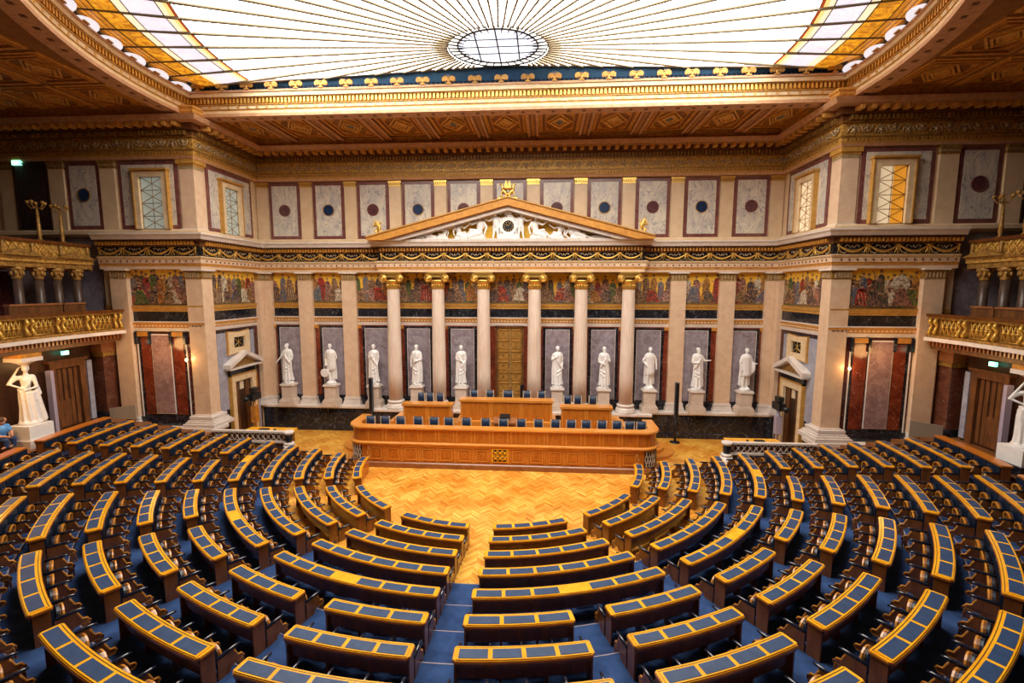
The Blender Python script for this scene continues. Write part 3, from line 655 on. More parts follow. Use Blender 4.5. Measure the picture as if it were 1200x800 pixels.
# windows helper: lattice in a cream architrave
def lattice_window(name, f, a0, a1, z0, z1, glass, label, amber=None, cap=True):
    p = f((a0+a1)/2, 0, z0); t = thing(name, label, 'window', (p[0], p[1], z0), kind='structure'); sg = 1 if a1 > a0 else -1; e = sg*.22
    q = MB(); q.fbox(f, a0-e, a0, 0, .16, z0, z1+.22); q.fbox(f, a1, a1+e, 0, .16, z0, z1+.22); q.fbox(f, a0, a1, 0, .16, z1, z1+.22)
    q.build('architrave', 'frame_cream' if cap else 'cream', t)
    q = MB(); q.fbox(f, a0-e*1.25, a0-e, 0, .19, z0, z1+.26); q.fbox(f, a1+e, a1+e*1.25, 0, .19, z0, z1+.26); q.fbox(f, a0-e*1.5, a1+e*1.5, 0, .26, z1+.26, z1+.34); q.fbox(f, a0-e*1.3, a1+e*1.3, 0, .2, z1+.22, z1+.26)
    q.build('gilt_edge', 'gold_paint', t)
    q = MB(); q.mi = 0
    if amber: 
        m = a0+(a1-a0)*amber; q.fbox(f, a0, m, .0, .02, z0, z1); q.mi = 1; q.fbox(f, m, a1, .0, .02, z0, z1)
    else: q.fbox(f, a0, a1, .0, .02, z0, z1)
    q.build('pane', [glass, 'amber_glass'], t)
    q = MB(); w = (a1-a0); rows = max(1, round((z1-z0)/abs(w)*2.0)); hz = (z1-z0)/rows
    def bar(x0, y0, x1, y1):
        q.tube([f(x0, .04, y0), f(x1, .04, y1)], .014, 4)
    for j in range(rows+1): bar(a0, z0+j*hz, a1, z0+j*hz)
    for x in (a0+sg*.01, (a0+a1)/2, a1-sg*.01): bar(x, z0, x, z1)
    for j in range(rows):
        bar(a0, z0+j*hz, a1, z0+(j+1)*hz); bar(a1, z0+j*hz, a0, z0+(j+1)*hz)
    q.build('lattice', 'gold_dark', t); return t
for s in (-1, 1):
    n = SIDE[s]; fr = f_ret(s); fw = f_wing(s)
    # upper return wall: panel with latticed window
    attic(fr, -3.62, -.40, UZ0, UZ1, None, 'veined marble field round the latticed window, %s return wall' % n)
    lattice_window('window_%d' % (2 if s < 0 else 3), lambda a, o, z, fr=fr: fr(a, o+.06, z), -2.62, -1.62, 10.2, 12.35, 'lattice_glass' if s < 0 else 'warm_glass', 'narrow latticed window high on the %s return wall' % n)
    # upper corner pier
    t = thing('attic_pier', 'cream attic corner pier above the %s corner pier' % n, 'pier', (s*(WX+.3), WY+.2, 10.0))
    def pb(mb, e, z0, z1, s=s): mb.box(s*(WX+.0-e), s*(WX+.66+e), WY-.0-e, WY+.60+e, z0, z1)
    q = MB(); pb(q, .10, 10.0, 10.14); pb(q, .05, 10.14, 10.22); q.build('base', 'white_stone', t); q = MB(); pb(q, 0, 10.22, 12.72); q.build('shaft', 'pink_cream', t)
    q = MB(); q.mi = 1; pb(q, .01, 12.72, 12.86); q.mi = 0; pb(q, .03, 12.86, 12.95); pb(q, .08, 12.95, 13.14); q.build('capital', ['gold_paint', 'bronze_ornament'], t)
    # wing attic
    attic(fw, 14.12, 16.85, UZ0, UZ1, None, 'veined marble field round the latticed window, %s wing' % n)
    lattice_window('window_%d' % (4 if s < 0 else 5), lambda a, o, z, fw=fw: fw(a, o+.06, z), 14.75, 15.8, 10.2, 12.4, 'lattice_glass' if s < 0 else 'warm_glass', 'latticed window of the %s wing above the cornice' % n, amber=.55 if s > 0 else None)
    for k, (x0, x1) in enumerate(((16.95, 17.65), (19.35, 20.05), (21.65, 22.4))):
        t = thing('attic_pilaster', 'plain attic pilaster of the %s wing, %s beyond the latticed window' % (n, ORD[k+1]), 'pilaster', (s*(x0+x1)/2, WY, UZ0-.1))
        q = MB(); q.fbox(fw, x0, x1, 0, .12, 10.0, 12.8); q.build('shaft', 'cream', t); q = MB(); q.fbox(fw, x0-.02, x1+.02, 0, .14, 12.8, 12.9); q.fbox(fw, x0-.04, x1+.04, 0, .17, 13.0, 13.13); q.mi = 1; q.fbox(fw, x0-.01, x1+.01, 0, .13, 12.9, 13.0); q.build('cap', ['gold_dark', 'bronze_ornament'], t)
    attic(fw, 17.72, 19.28, UZ0, UZ1, 'blue' if s < 0 else 'purple', 'shadowed veined panel with %s medallion on the %s wing' % ('blue' if s < 0 else 'purple', n))
    t = thing('door_2' if s < 0 else 'door_3', 'dark curtained gallery doorway high in the %s wing' % n, 'doorway', (s*20.85, WY, 10), kind='structure')
    q = MB(); 
    for i in range(12): x = 20.12+i*.125; q.tube([(s*(x+.06), WY-.02, 9.98), (s*(x+.06), WY-.02, 13.0)], .07, 8)
    q.build('curtain', 'curtain', t)
    q = MB(); q.fbox(fw, 20.05, 20.12, 0, .15, 9.98, 13.1); q.fbox(fw, 21.62, 21.70, 0, .15, 9.98, 13.1); q.fbox(fw, 20.05, 21.7, 0, .15, 13.0, 13.1); q.build('frame', 'dark_wood', t)
    # wing lower cladding
    t = thing('wing_cladding', 'red and grey marble cladding of the %s wing between pier and pilaster' % n, 'marble panel', (s*15.4, WY, 1.34), kind='structure')
    q = MB(); q.fbox(fw, 14.05, 16.75, 0, .03, 1.34, 5.68); q.build('dark_red_field', 'dark_red_marble', t)
    q = MB(); q.fbox(fw, 14.30, 16.55, .03, .05, 1.75, 5.5); q.build('black_field', 'black_marble', t)
    q = MB(); q.fbox(fw, 14.42, 14.94, .05, .07, 1.85, 5.4); q.fbox(fw, 15.98, 16.44, .05, .07, 1.85, 5.4); q.build('red_strip', 'red_marble', t)
    q = MB(); q.mi = 1; q.fbox(fw, 15.00, 15.94, .05, .085, 1.88, 5.56); q.mi = 0; q.fbox(fw, 15.03, 15.91, .085, .10, 1.92, 5.50); q.build('rose_slab', ['pink_marble', 'white_stone'], t)
    q = MB()
    for x in (14.28, 16.60): q.fbox(fw, x-.02, x+.02, .05, .09, 1.75, 5.45)
    q.build('silver_fillet', 'white_stone', t)
    q = MB(); q.fbox(fw, 14.05, 16.75, .03, .14, 1.34, 1.75); q.build('black_plinth', 'black_marble', t)
    q = MB()
    for x in (14.30, 14.98, 15.96, 16.62): q.fbox(fw, x-.05, x+.05, .05, .16, 5.1, 5.66)
    q.build('bracket', 'black_marble', t)
    q = MB()
    for x0, x1 in ((14.36, 14.92), (16.02, 16.56)): q.fbox(fw, x0, x1, .05, .12, 5.45, 5.66)
    q.build('gilt_strip', 'orange_gold', t)
    t = thing('wall_mosaic', 'large crowded mosaic on the %s wing, %s' % (n, 'dark battling figures' if s < 0 else 'riders and figures with white horse'), 'mosaic', (s*15.4, WY, MZ0)); painted(t, fw, 14.05, 16.72, MZ0, MZ1, 12, 300+s)
    if s > 0:
        q = MB(); q.prism([(15.55, 7.7), (15.75, 8.1), (16.05, 8.22), (16.3, 8.05), (16.35, 7.75), (16.15, 7.5), (15.9, 7.62)], lambda a, z, d: fw(a, d, z), .03, .055); q.build('painted_horse', 'robe_white', t)
    t = thing('wall_mosaic', 'gold ground mosaic with walking robed figures on the %s return wall' % n, 'mosaic', (s*WX, -2.2, MZ0)); painted(t, fr, -3.75, -.55, MZ0, MZ1, 9, 400+s)
    # return wall lower: grey-blue field, door with pediment, small window
    t = thing('return_cladding', 'blue grey marble field edged in black on the %s return wall' % n, 'marble panel', (s*WX, -2.2, 0), kind='structure')
    q = MB(); q.fbox(fr, -3.78, -.45, 0, .02, 0, 5.68); q.build('red_field', 'dark_red_marble', t)
    q = MB(); q.fbox(fr, -3.75, -.80, .02, .04, .0, 5.60); q.build('black_edge', 'black_marble', t)
    q = MB(); q.fbox(fr, -3.66, -.88, .04, .055, 1.8, 5.50); q.fbox(fr, -3.66, -3.3, .04, .055, .2, 1.8); q.fbox(fr, -1.0, -.62, .04, .055, 0, 1.8); q.build('blue_slab', 'blue_marble', t)
    t = thing('window_%d' % (6 if s < 0 else 7), 'small square latticed opening over the %s side door' % n, 'window', (s*WX, -2.2, 4.4), kind='structure')
    q = MB(); f2 = lambda a, o, z, fr=fr: fr(a, o+.055, z)
    o_ = [(-3.0, 4.42), (-2.1, 4.50), (-1.42, 4.42), (-1.40, 5.0), (-1.42, 5.52), (-2.2, 5.46), (-3.0, 5.52), (-2.98, 5.0)]; i_ = [(-2.62, 4.72), (-2.2, 4.72), (-1.76, 4.72), (-1.76, 5.0), (-1.76, 5.24), (-2.2, 5.24), (-2.62, 5.24), (-2.62, 5.0)]
    q.ring(o_, i_, lambda a, z, d: f2(a, d, z), 0, .12); q.build('stone_frame', 'frame_cream', t)
    q = MB(); q.ring([(x*1.0+(x+2.2)*.07, z+(z-4.97)*.07) for x, z in o_], o_, lambda a, z, d: f2(a, d, z), 0, .08); q.build('gilt_edge', 'gold_paint', t)
    q = MB(); q.fbox(f2, -2.64, -1.74, .0, .01, 4.70, 5.26); q.build('pane', 'dark_gap', t)
    q = MB()
    for a_, b_ in (((-2.62, 4.72), (-1.76, 5.24)), ((-2.62, 5.24), (-1.76, 4.72)), ((-2.19, 4.72), (-2.19, 5.24))): q.tube([f2(a_[0], .05, a_[1]), f2(b_[0], .05, b_[1])], .015, 4)
    q.build('lattice', 'gold', t)
    t = thing('door_%d' % (4 if s < 0 else 5), 'cream framed side door with pediment on the %s return wall' % n, 'door', (s*WX, -2.1, 0), kind='structure')
    q = MB(); q.fbox(f2, -3.02, -2.72, 0, .14, 0, 3.36); q.fbox(f2, -1.42, -1.12, 0, .14, 0, 3.36); q.fbox(f2, -2.72, -1.42, 0, .14, 3.06, 3.36); q.build('stone_frame', 'frame_cream', t)
    q = MB()
    for a_, b_ in ((-3.08, -3.02), (-1.12, -1.06)): q.fbox(f2, a_, b_, 0, .17, 0, 3.42)
    q.fbox(f2, -3.08, -1.06, 0, .17, 3.36, 3.42); q.build('gilt_edge', 'gold_paint', t)
    q = MB(); q.fbox(f2, -3.05, -1.10, 0, .12, 3.42, 3.70); q.build('black_frieze', 'black_marble', t)
    q = MB(); F_ = lambda a, z, d: f2(a, d, z)
    q.prism([(-3.32, 3.70), (-.82, 3.70), (-.82, 3.78), (-3.32, 3.78)], F_, 0, .34)
    for e, x0 in ((1, -3.36), (-1, -.78)): q.prism([(x0, 3.78), (x0, 3.98), (-2.07, 4.55), (-2.07, 4.35)], F_, 0, .38)
    q.mi = 1; q.prism([(-3.2, 3.78), (-.94, 3.78), (-2.07, 4.40)], F_, 0, .12); q.build('pediment', ['white_stone', 'gold_dark'], t)
    q = MB(); q.mi = 0; q.fbox(f2, -2.72, -1.42, -.02, .02, 0, 3.06); q.mi = 1; q.fbox(f2, -2.70, -2.42, .02, .06, 0, 3.0); q.fbox(f2, -1.9, -1.6, .02, .06, 0, 3.0); q.mi = 2; q.fbox(f2, -2.30, -2.02, .02, .05, 2.6, 3.0); q.build('door_leaf', ['dark_wood', 'brown_wood', 'pale_wood'], t)

# ================================================================== PEDIMENT
ped = thing('pediment', 'white and gilded temple pediment with sculpture above six fluted columns', 'pediment', (0, -.7, 9.98))
PX, PZ0, PZ1 = 6.95, 9.98, 11.95
q = MB(); q.prism([(-6.4, 9.98), (6.4, 9.98), (0, 11.7)], lambda a, z, d: (a, d, z), -.55, .0); q.build('tympanum', 'mosaic_gold', ped)
sl = (PZ1-10.12)/PX
for nm, off, th, y0, m in (('white_rake', .36, .20, -1.30, 'white_stone'), ('gilt_rake', .0, .36, -1.50, 'orange_gold'), ('gilt_lip', -.04, .06, -1.56, 'gold_paint')):
    q = MB()
    for s in (-1, 1):
        top = lambda x: PZ1-off-sl*abs(x); bot = lambda x: PZ1-off-th-sl*abs(x)
        xe = min(PX, (PZ1-off-9.98)/sl); xb = min(PX, max(.1, (PZ1-off-th-9.98)/sl))
        pl = [(0, top(0)), (s*xe, top(xe)), (s*xe, max(9.98, bot(xe))), (s*xb, max(9.98, bot(xb))), (0, bot(0))]
        q.prism(pl, lambda a, z, d: (a, d, z), y0, .0)
    q.build(nm, m, ped)
q = MB(); q.box(-6.0, 6.0, -1.12, -.55, 9.98, 10.06); q.build('sculpture_shelf', 'white_stone', ped)
# clock
t = MB(); t.mi = 0; n = 32; cx, cz = 0, 10.66
t.ring([(cx+.42*cos(2*pi*i/n), cz+.42*sin(2*pi*i/n)) for i in range(n)], [(cx+.28*cos(2*pi*i/n), cz+.28*sin(2*pi*i/n)) for i in range(n)], lambda a, z, d: (a, d, z), -1.02, -.6)
t.box(-.5, .5, -1.05, -.55, 10.0, 10.3); clock = t.build('clock_case', 'statue_marble', ped)
q = MB(); q.prism([(cx+.29*cos(2*pi*i/n), cz+.29*sin(2*pi*i/n)) for i in range(n)], lambda a, z, d: (a, d, z), -.95, -.9); q.build('clock_dial', 'black', clock)
q = MB()
for i in range(12):
    a = i*pi/6; q.tube([(cx+.17*cos(a), -.96, cz+.17*sin(a)), (cx+.25*cos(a), -.96, cz+.25*sin(a))], .016, 4)
for a, l in ((pi/2+.9, .14), (pi/2-.5, .2)): q.tube([(cx, -.975, cz), (cx+l*cos(a), -.975, cz+l*sin(a))], .012, 4)
q.build('clock_markings', 'gold', clock)
def nude(mb, J, sc=1.0, rb=None):
    """joint-based body; J: dict of points; radii scaled"""
    c = mb.capsule; r = lambda v: v*sc
    c(J['pel'], J['che'], r(.13), r(.15)); c(J['che'], J['nec'], r(.11), r(.06)); c(J['sl'], J['sr'], r(.075), r(.075))
    mb.ell(J['head'], r(.085), r(.095), r(.115)); mb.ell((J['head'][0], J['head'][1]-r(.10), J['head'][2]-r(.01)), r(.02), r(.025), r(.03), 6, 5)
    mb.ell((J['head'][0], J['head'][1]+r(.02), J['head'][2]+r(.04)), r(.10), r(.10), r(.10))
    for e in 'lr':
        c(J['s'+e], J['e'+e], r(.058), r(.045)); c(J['e'+e], J['h'+e], r(.045), r(.032))
        hd = Vector(J['h'+e])-Vector(J['e'+e]); hd = hd.normalized() if hd.length > 0 else Vector((0, 0, -1)); w = hd.cross(Vector((0, 1, 0))); w = w.normalized() if w.length > .1 else Vector((1, 0, 0))
        H0 = Vector(J['h'+e]); c(H0, H0+hd*r(.07), r(.033), r(.036))
        for k in range(4): c(H0+hd*r(.08)+w*r(.022*(k-1.5)), H0+hd*r(.15-.008*abs(k-1.2))+w*r(.026*(k-1.5))+Vector((0, -r(.015), 0)), r(.011), r(.008), 6)
        c(H0+hd*r(.03)+w*r(.03), H0+hd*r(.08)+w*r(.06), r(.012), r(.009), 6)
        c(J['p'+e], J['k'+e], r(.095), r(.065)); c(J['k'+e], J['f'+e], r(.06), r(.038)); c(J['f'+e], (J['f'+e][0]+r(.02), J['f'+e][1]-r(.14), J['f'+e][2]-r(.02)), r(.04), r(.03))
def figure(x, y, z, kind, h=1.3, flip=1):
    f = lambda a, b, c: (x+flip*a*h, y+b*h, z+c*h)
    if kind == 'stand':
        J = dict(pel=f(0, 0, .53), che=f(.01, 0, .72), nec=f(.01, 0, .84), head=f(.02, -.02, .93), sl=f(-.11, 0, .80), sr=f(.12, 0, .80), el=f(-.2, -.04, .66), er=f(.23, -.04, .70), hl=f(-.16, -.1, .52), hr=f(.33, -.06, .72), pl=f(-.05, 0, .5), pr=f(.06, 0, .5), kl=f(-.07, -.04, .27), kr=f(.08, 0, .27), fl=f(-.06, 0, .04), fr=f(.12, 0, .04))
    elif kind == 'sit':
        J = dict(pel=f(0, 0, .26), che=f(-.04, 0, .50), nec=f(-.03, 0, .64), head=f(0, -.03, .76), sl=f(-.15, 0, .58), sr=f(.10, 0, .58), el=f(-.26, -.06, .42), er=f(.24, -.08, .50), hl=f(-.22, -.14, .26), hr=f(.42, -.1, .62), pl=f(-.05, 0, .25), pr=f(.05, 0, .24), kl=f(.28, -.1, .32), kr=f(.34, -.02, .24), fl=f(.34, -.05, .04), fr=f(.56, -.02, .05))
    elif kind == 'recline':
        J = dict(pel=f(0, 0, .12), che=f(-.17, 0, .28), nec=f(-.25, 0, .38), head=f(-.27, -.02, .50), sl=f(-.33, 0, .32), sr=f(-.13, -.05, .36), el=f(-.42, -.03, .16), er=f(.03, -.08, .30), hl=f(-.30, -.1, .06), hr=f(.18, -.1, .36), pl=f(.02, .04, .11), pr=f(.02, -.05, .12), kl=f(.30, 0, .22), kr=f(.33, -.06, .12), fl=f(.52, 0, .05), fr=f(.62, -.06, .05))
    elif kind == 'prone':
        J = dict(pel=f(0, 0, .10), che=f(-.2, 0, .14), nec=f(-.3, 0, .18), head=f(-.37, -.02, .24), sl=f(-.27, .08, .15), sr=f(-.27, -.08, .15), el=f(-.42, .1, .08), er=f(-.42, -.1, .08), hl=f(-.55, .08, .08), hr=f(-.55, -.08, .10), pl=f(.04, .04, .1), pr=f(.04, -.05, .1), kl=f(.27, .03, .10), kr=f(.27, -.05, .16), fl=f(.52, .03, .05), fr=f(.5, -.05, .06))
    return J, f
FY = -.86
REL = [(-4.55, 'prone', .85, -1), (-3.95, 'recline', .95, 1), (-3.2, 'sit', .86, -1), (-2.45, 'sit', 1.10, 1), (-1.45, 'sit', 1.45, -1), (-.62, 'stand', 1.28, -1), (.60, 'stand', 1.26, 1), (1.35, 'sit', 1.36, 1), (2.5, 'sit', 1.02, -1), (3.3, 'recline', 1.25, 1), (4.45, 'prone', .95, -1)]
for x, kd, h, fl in REL:
    J, f = figure(x, FY, 10.03, kd, h, fl); q = MB(); nude(q, J, h*.80)
    if kd in ('sit', 'recline'):
        q.capsule(f(-.1, 0, .08), f(.25, 0, .08), .13*h, .10*h); q.capsule(f(-.02, -.05, .22), f(.33, -.1, .10), .11*h, .08*h); q.capsule(f(-.15, .02, .45), f(.15, -.06, .22), .06*h, .06*h)
        for k in range(4): q.capsule(f(.05+.07*k, -.13, .22), f(.10+.08*k, -.12, .02), .02*h, .03*h, 6)
    if kd == 'stand': q.capsule(f(-.14, .04, .78), f(-.2, .06, .1), .05*h, .06*h)
    q.build('relief_figure', 'statue_marble', ped, remesh=.022)
q = MB(); J, f = figure(0, FY-.02, 10.98, 'sit', .62, 1)                       # half figure above the clock
nude(q, J, .60)
for s in (-1, 1): q.capsule((s*.08, FY, 11.25), (s*.30, FY, 11.42), .05, .03); q.capsule((s*.30, FY, 11.42), (s*.42, FY, 11.22), .04, .03); q.capsule((s*.2, FY, 11.05), (s*.42, FY, 11.0), .08, .05)
q.build('relief_figure', 'statue_marble', ped, remesh=.022)
# gilded griffins on the corners and the twin group on the peak
def griffin(x, z, s, h, label, wings=1):
    q = MB(); Y = -1.25
    q.box(x-.28*h, x+.28*h, Y-.14, Y+.14, z-.02, z+.06); z += .05
    q.capsule((x-s*.12*h, Y, z+.20*h), (x+s*.10*h, Y, z+.42*h), .12*h, .12*h); q.capsule((x+s*.10*h, Y, z+.42*h), (x+s*.14*h, Y, z+.70*h), .09*h, .06*h); q.ell((x+s*.18*h, Y, z+.76*h), .09*h, .07*h, .08*h); q.capsule((x+s*.22*h, Y, z+.76*h), (x+s*.30*h, Y, z+.72*h), .035*h, .015*h)
    for dy in (-.08, .08):
        q.capsule((x+s*.12*h, Y+dy, z+.38*h), (x+s*.20*h, Y+dy, z+.02), .05*h, .04*h); q.capsule((x-s*.16*h, Y+dy, z+.18*h), (x-s*.06*h, Y+dy, z+.03), .08*h, .05*h)
        for k in range(5): q.capsule((x+s*.02*h, Y+dy*1.3, z+.48*h), (x-s*(.10+.07*k)*h, Y+dy*2, z+(.98-.11*k)*h), .05*h, .025*h)
    q.tube([(x-s*.2*h, Y, z+.14*h), (x-s*.34*h, Y, z+.2*h), (x-s*.30*h, Y, z+.42*h), (x-s*.38*h, Y, z+.5*h)], .025*h, 6)
    return q
for s in (-1, 1):
    q = griffin(s*6.42, 10.24, -s, .72, '')
    o = q.build('griffin', 'gold', None, remesh=.02); tag(o, 'gilded winged griffin standing at the %s corner of the pediment' % SIDE[s], 'sculpture')
q = griffin(-.16, 11.92, -1, .82, ''); p = griffin(.16, 11.92, 1, .82, ''); nv = len(q.v); q.v += p.v; q.f += [tuple(i+nv for i in f) for f in p.f]; q.m += p.m; q.sm += p.sm
q.box(-.5, .5, -1.4, -1.1, 11.86, 11.96)
o = q.build('eagle_group', 'gold', None, remesh=.022); tag(o, 'gilded pair of winged creatures back to back on the pediment peak', 'sculpture')

# ================================================================== STATUES
def robe(mb, x, y, z, H_, sx=1., amp=.10, nf=9, tw=.6, ph=0, hip=.02, top=.82, bot=.03, bell=1.0, flat=.72):
    rows = 22; n = 40; vs = []; fs = []
    P = [(0, .155*bell), (.12, .145*bell), (.3, .135), (.45, .135), (.58, .130), (.70, .140), (.80, .150), (.86, .12), (.90, .055)]
    def rr(t):
        for (a, ra), (c, rc) in zip(P, P[1:]):
            if t <= c: k = (t-a)/(c-a); return ra+(rc-ra)*k
        return .05
    for j in range(rows+1):
        t = bot+(top+.06-bot)*j/rows; r = rr(t)*H_*.76; cx = x+hip*H_*sin(pi*t*1.3)
        for i in range(n):
            a = 2*pi*i/n; fold = 1+amp*(1-.75*t)*sin(nf*a+tw*5*t+ph)+amp*.5*(1-.7*t)*sin((nf*2+1)*a-tw*3*t+ph*2)
            vs.append((cx+r*sx*1.15*fold*cos(a), y+r*flat*1.15*fold*sin(a), z+t*H_))
    for j in range(rows):
        for i in range(n): fs.append((j*n+i, j*n+(i+1) % n, (j+1)*n+(i+1) % n, (j+1)*n+i))
    fs += [tuple(reversed(range(n))), tuple(rows*n+i for i in range(n))]; mb.add(vs, fs)
def head(mb, c, s=1., turn=0, beard=False, hair=1.0):
    x, y, z = c; dx = sin(turn); dy = -cos(turn)
    P = lambda a, f, u: (x+dx*f*s+(-dy)*a*s*1.0, y+dy*f*s+dx*a*s, z+u*s)
    mb.ell(P(0, 0, 0), .075*s, .09*s, .112*s, 14, 10); mb.capsule(P(0, .085, .03), P(0, .105, -.02), .014*s, .019*s, 6); mb.capsule(P(-.03, .075, .045), P(.03, .075, .045), .016*s, .016*s, 6)
    mb.capsule(P(-.022, .082, -.05), P(.022, .082, -.05), .012*s, .012*s, 6); mb.ell(P(0, .06, -.09), .03*s, .03*s, .025*s, 8, 6)
    for e in (-1, 1): mb.ell(P(e*.078, 0, 0), .015*s, .022*s, .03*s, 6, 6)
    for i in range(9):
        a = i*2*pi/9; mb.ell(P(.055*cos(a), -.02+.06*sin(a), .065+.012*sin(3*a)), .038*s*hair, .038*s*hair, .034*s*hair, 6, 6)
    mb.ell(P(0, -.02, .095), .06*s, .065*s, .035*s, 8, 6)
    if beard:
        for i in range(5): mb.ell(P(-.05+.025*i, .065, -.095-.02*(2-abs(i-2))), .025*s, .028*s, .035*s, 6, 6)
def hand(mb, a, d, s=1., up=(0, 0, 1)):
    a = Vector(a); d = Vector(d).normalized(); w = d.cross(Vector(up)); w = w.normalized() if w.length > .1 else Vector((1, 0, 0)); nrm = w.cross(d)
    mb.capsule(a, a+d*.055*s, .026*s, .033*s, 8)
    for k in range(4):
        L = (.062, .072, .068, .052)[k]*s; b0 = a+d*.075*s+w*(k-1.5)*.019*s; b1 = b0+d*L*.55-nrm*.006*s; b2 = b1+d*L*.42-nrm*.02*s
        mb.capsule(b0, b1, .0095*s, .009*s, 6); mb.capsule(b1, b2, .009*s, .007*s, 6)
    t0 = a+d*.02*s-w*.03*s; t1 = t0+d*.03*s-w*.028*s; mb.capsule(t0, t1, .012*s, .010*s, 6); mb.capsule(t1, t1+d*.03*s, .010*s, .008*s, 6)
def arm(mb, sh, el, ha, s=1., sleeve=True, cloak=False):
    mb.capsule(sh, el, .062*s, .045*s); mb.capsule(el, ha, .043*s, .030*s)
    if sleeve: mb.capsule(sh, (sh[0]+(el[0]-sh[0])*.7, sh[1]+(el[1]-sh[1])*.7, sh[2]+(el[2]-sh[2])*.7-.02), .082*s, .078*s)
    hand(mb, ha, (ha[0]-el[0], ha[1]-el[1], ha[2]-el[2]), s)
    if cloak:
        for k in range(4):
            e = Vector(el); h = Vector(ha); p = e+(h-e)*(.1+.22*k); mb.capsule(p, p+Vector((.01*k, .03, -.55*s+.06*k)), .045*s, .03*s, 8)
def sash(mb, pts, r=.05): mb.tube(pts, [r*.7]+[r]*(len(pts)-2)+[r*.7], 8)
STAT = {  # key bay index: (pose description, builder parameters)
 -5: 'robed statue pointing down left', -4: 'bare-legged warrior statue with round shield', -3: 'slim robed statue with hand at its chest', -2: 'broad robed statue gathering its cloak', -1: 'robed statue with folded arms',
 1: 'robed statue, one hand at breast', 2: 'robed statue clasping drapery in both hands', 3: 'armoured statue in kilt and cloak', 4: 'robed statue holding out one hand', 5: 'cloaked statue, mantle over its arm'}
def statue(i):
    s = -1 if i < 0 else 1; x = s*BAY[abs(i)]+(.0); y = -.42; zb = 1.36
    if i in (-5, 5): x -= s*.02
    # pedestal
    t = thing('pedestal', 'stepped cream stone pedestal in the %s niche %s of the golden door' % (ORD[abs(i)], SIDE[s]), 'pedestal', (x, y, zb))
    q = MB()
    for e, z0, z1 in ((.40, 0, .30), (.37, .30, .34), (.34, .34, .40)): q.box(x-e, x+e, y-e*.85, y+e*.85, zb+z0, zb+z1)
    q.build('base', 'pedestal_stone', t); q = MB(); q.box(x-.29, x+.29, y-.25, y+.25, zb+.40, zb+1.06); q.build('die', 'pedestal_stone', t)
    q = MB()
    for e, z0, z1 in ((.32, 1.06, 1.10), (.36, 1.10, 1.15), (.33, 1.15, 1.20)): q.box(x-e, x+e, y-e*.86, y+e*.86, zb+z0, zb+z1)
    q.build('cap', 'white_stone', t)
    z = zb+1.20; H_ = 1.98; q = MB(); q.lathe([(.27, z), (.27, z+.09), (.24, z+.11)], x, y, 16, sy=.85); z += .10
    Zf = lambda u: z+u*H_; sh = .15
    if i in (-4, 3, 5):                                # short tunic with bare legs
        q.capsule((x-.07, y, Zf(.50)), (x-.09, y-.05, Zf(.27)), .085, .065); q.capsule((x-.09, y-.05, Zf(.27)), (x-.08, y, Zf(.04)), .062, .042); q.capsule((x-.08, y, Zf(.03)), (x-.10, y-.14, Zf(.015)), .045, .035)
        q.capsule((x+.07, y, Zf(.50)), (x+.08, y, Zf(.27)), .085, .065); q.capsule((x+.08, y, Zf(.27)), (x+.11, y+.02, Zf(.04)), .062, .042); q.capsule((x+.11, y, Zf(.03)), (x+.15, y-.12, Zf(.015)), .045, .035)
        robe(q, x, y, z, H_, amp=.10, nf=12, tw=0, hip=.01, bot=.36 if i != 5 else .34, bell=.9)
        for k in range(10): a = -pi+pi*k/9; q.capsule((x+.15*cos(a), y+.10*sin(a), Zf(.47)), (x+.19*cos(a), y+.13*sin(a), Zf(.33)), .035, .028, 6)
        for e in (-1, 1): q.capsule((x+e*.17, y+.08, Zf(.80)), (x+e*.20, y+.12, Zf(.10)), .07, .09)
        q.capsule((x, y+.14, Zf(.78)), (x, y+.14, Zf(.06)), .12, .16)
    else:
        robe(q, x, y, z, H_, amp=.17, nf=8+abs(i) % 3, tw=.5+.12*i, ph=i*1.3, hip=.025*(-1)**i, bell=1.05)
        for e in (-1, 1): q.capsule((x+e*.08, y-.10, Zf(.03)), (x+e*.09, y-.22, Zf(.015)), .045, .035)
        d = (-1)**(i+1)
        sash(q, [(x-d*.15, y-.06, Zf(.83)), (x-d*.08, y-.17, Zf(.74)), (x+d*.04, y-.19, Zf(.62)), (x+d*.15, y-.14, Zf(.52)), (x+d*.17, y, Zf(.46))], .045)
        sash(q, [(x-d*.17, y-.1, Zf(.44)), (x, y-.19, Zf(.36)), (x+d*.15, y-.14, Zf(.42))], .035)
        sash(q, [(x-d*.16, y-.1, Zf(.36)), (x, y-.19, Zf(.26)), (x+d*.16, y-.13, Zf(.34))], .03)
        q.capsule((x+d*.17, y-.05, Zf(.50)), (x+d*.20, y-.04, Zf(.12)), .05, .06)
    q.capsule((x, y, Zf(.84)), (x, y-.01, Zf(.91)), .055, .048); q.capsule((x-.16, y, Zf(.81)), (x+.16, y, Zf(.81)), .09, .09)
    head(q, (x+.01*i/5, y-.025, Zf(.965)), 1.12, turn={-5: -.4, 5: .2, 4: .5, 1: .35}.get(i, 0.), beard=i in (-5, -2, 2, 4))
    L = (x-.19, y, Zf(.81)); Rr = (x+.19, y, Zf(.81))
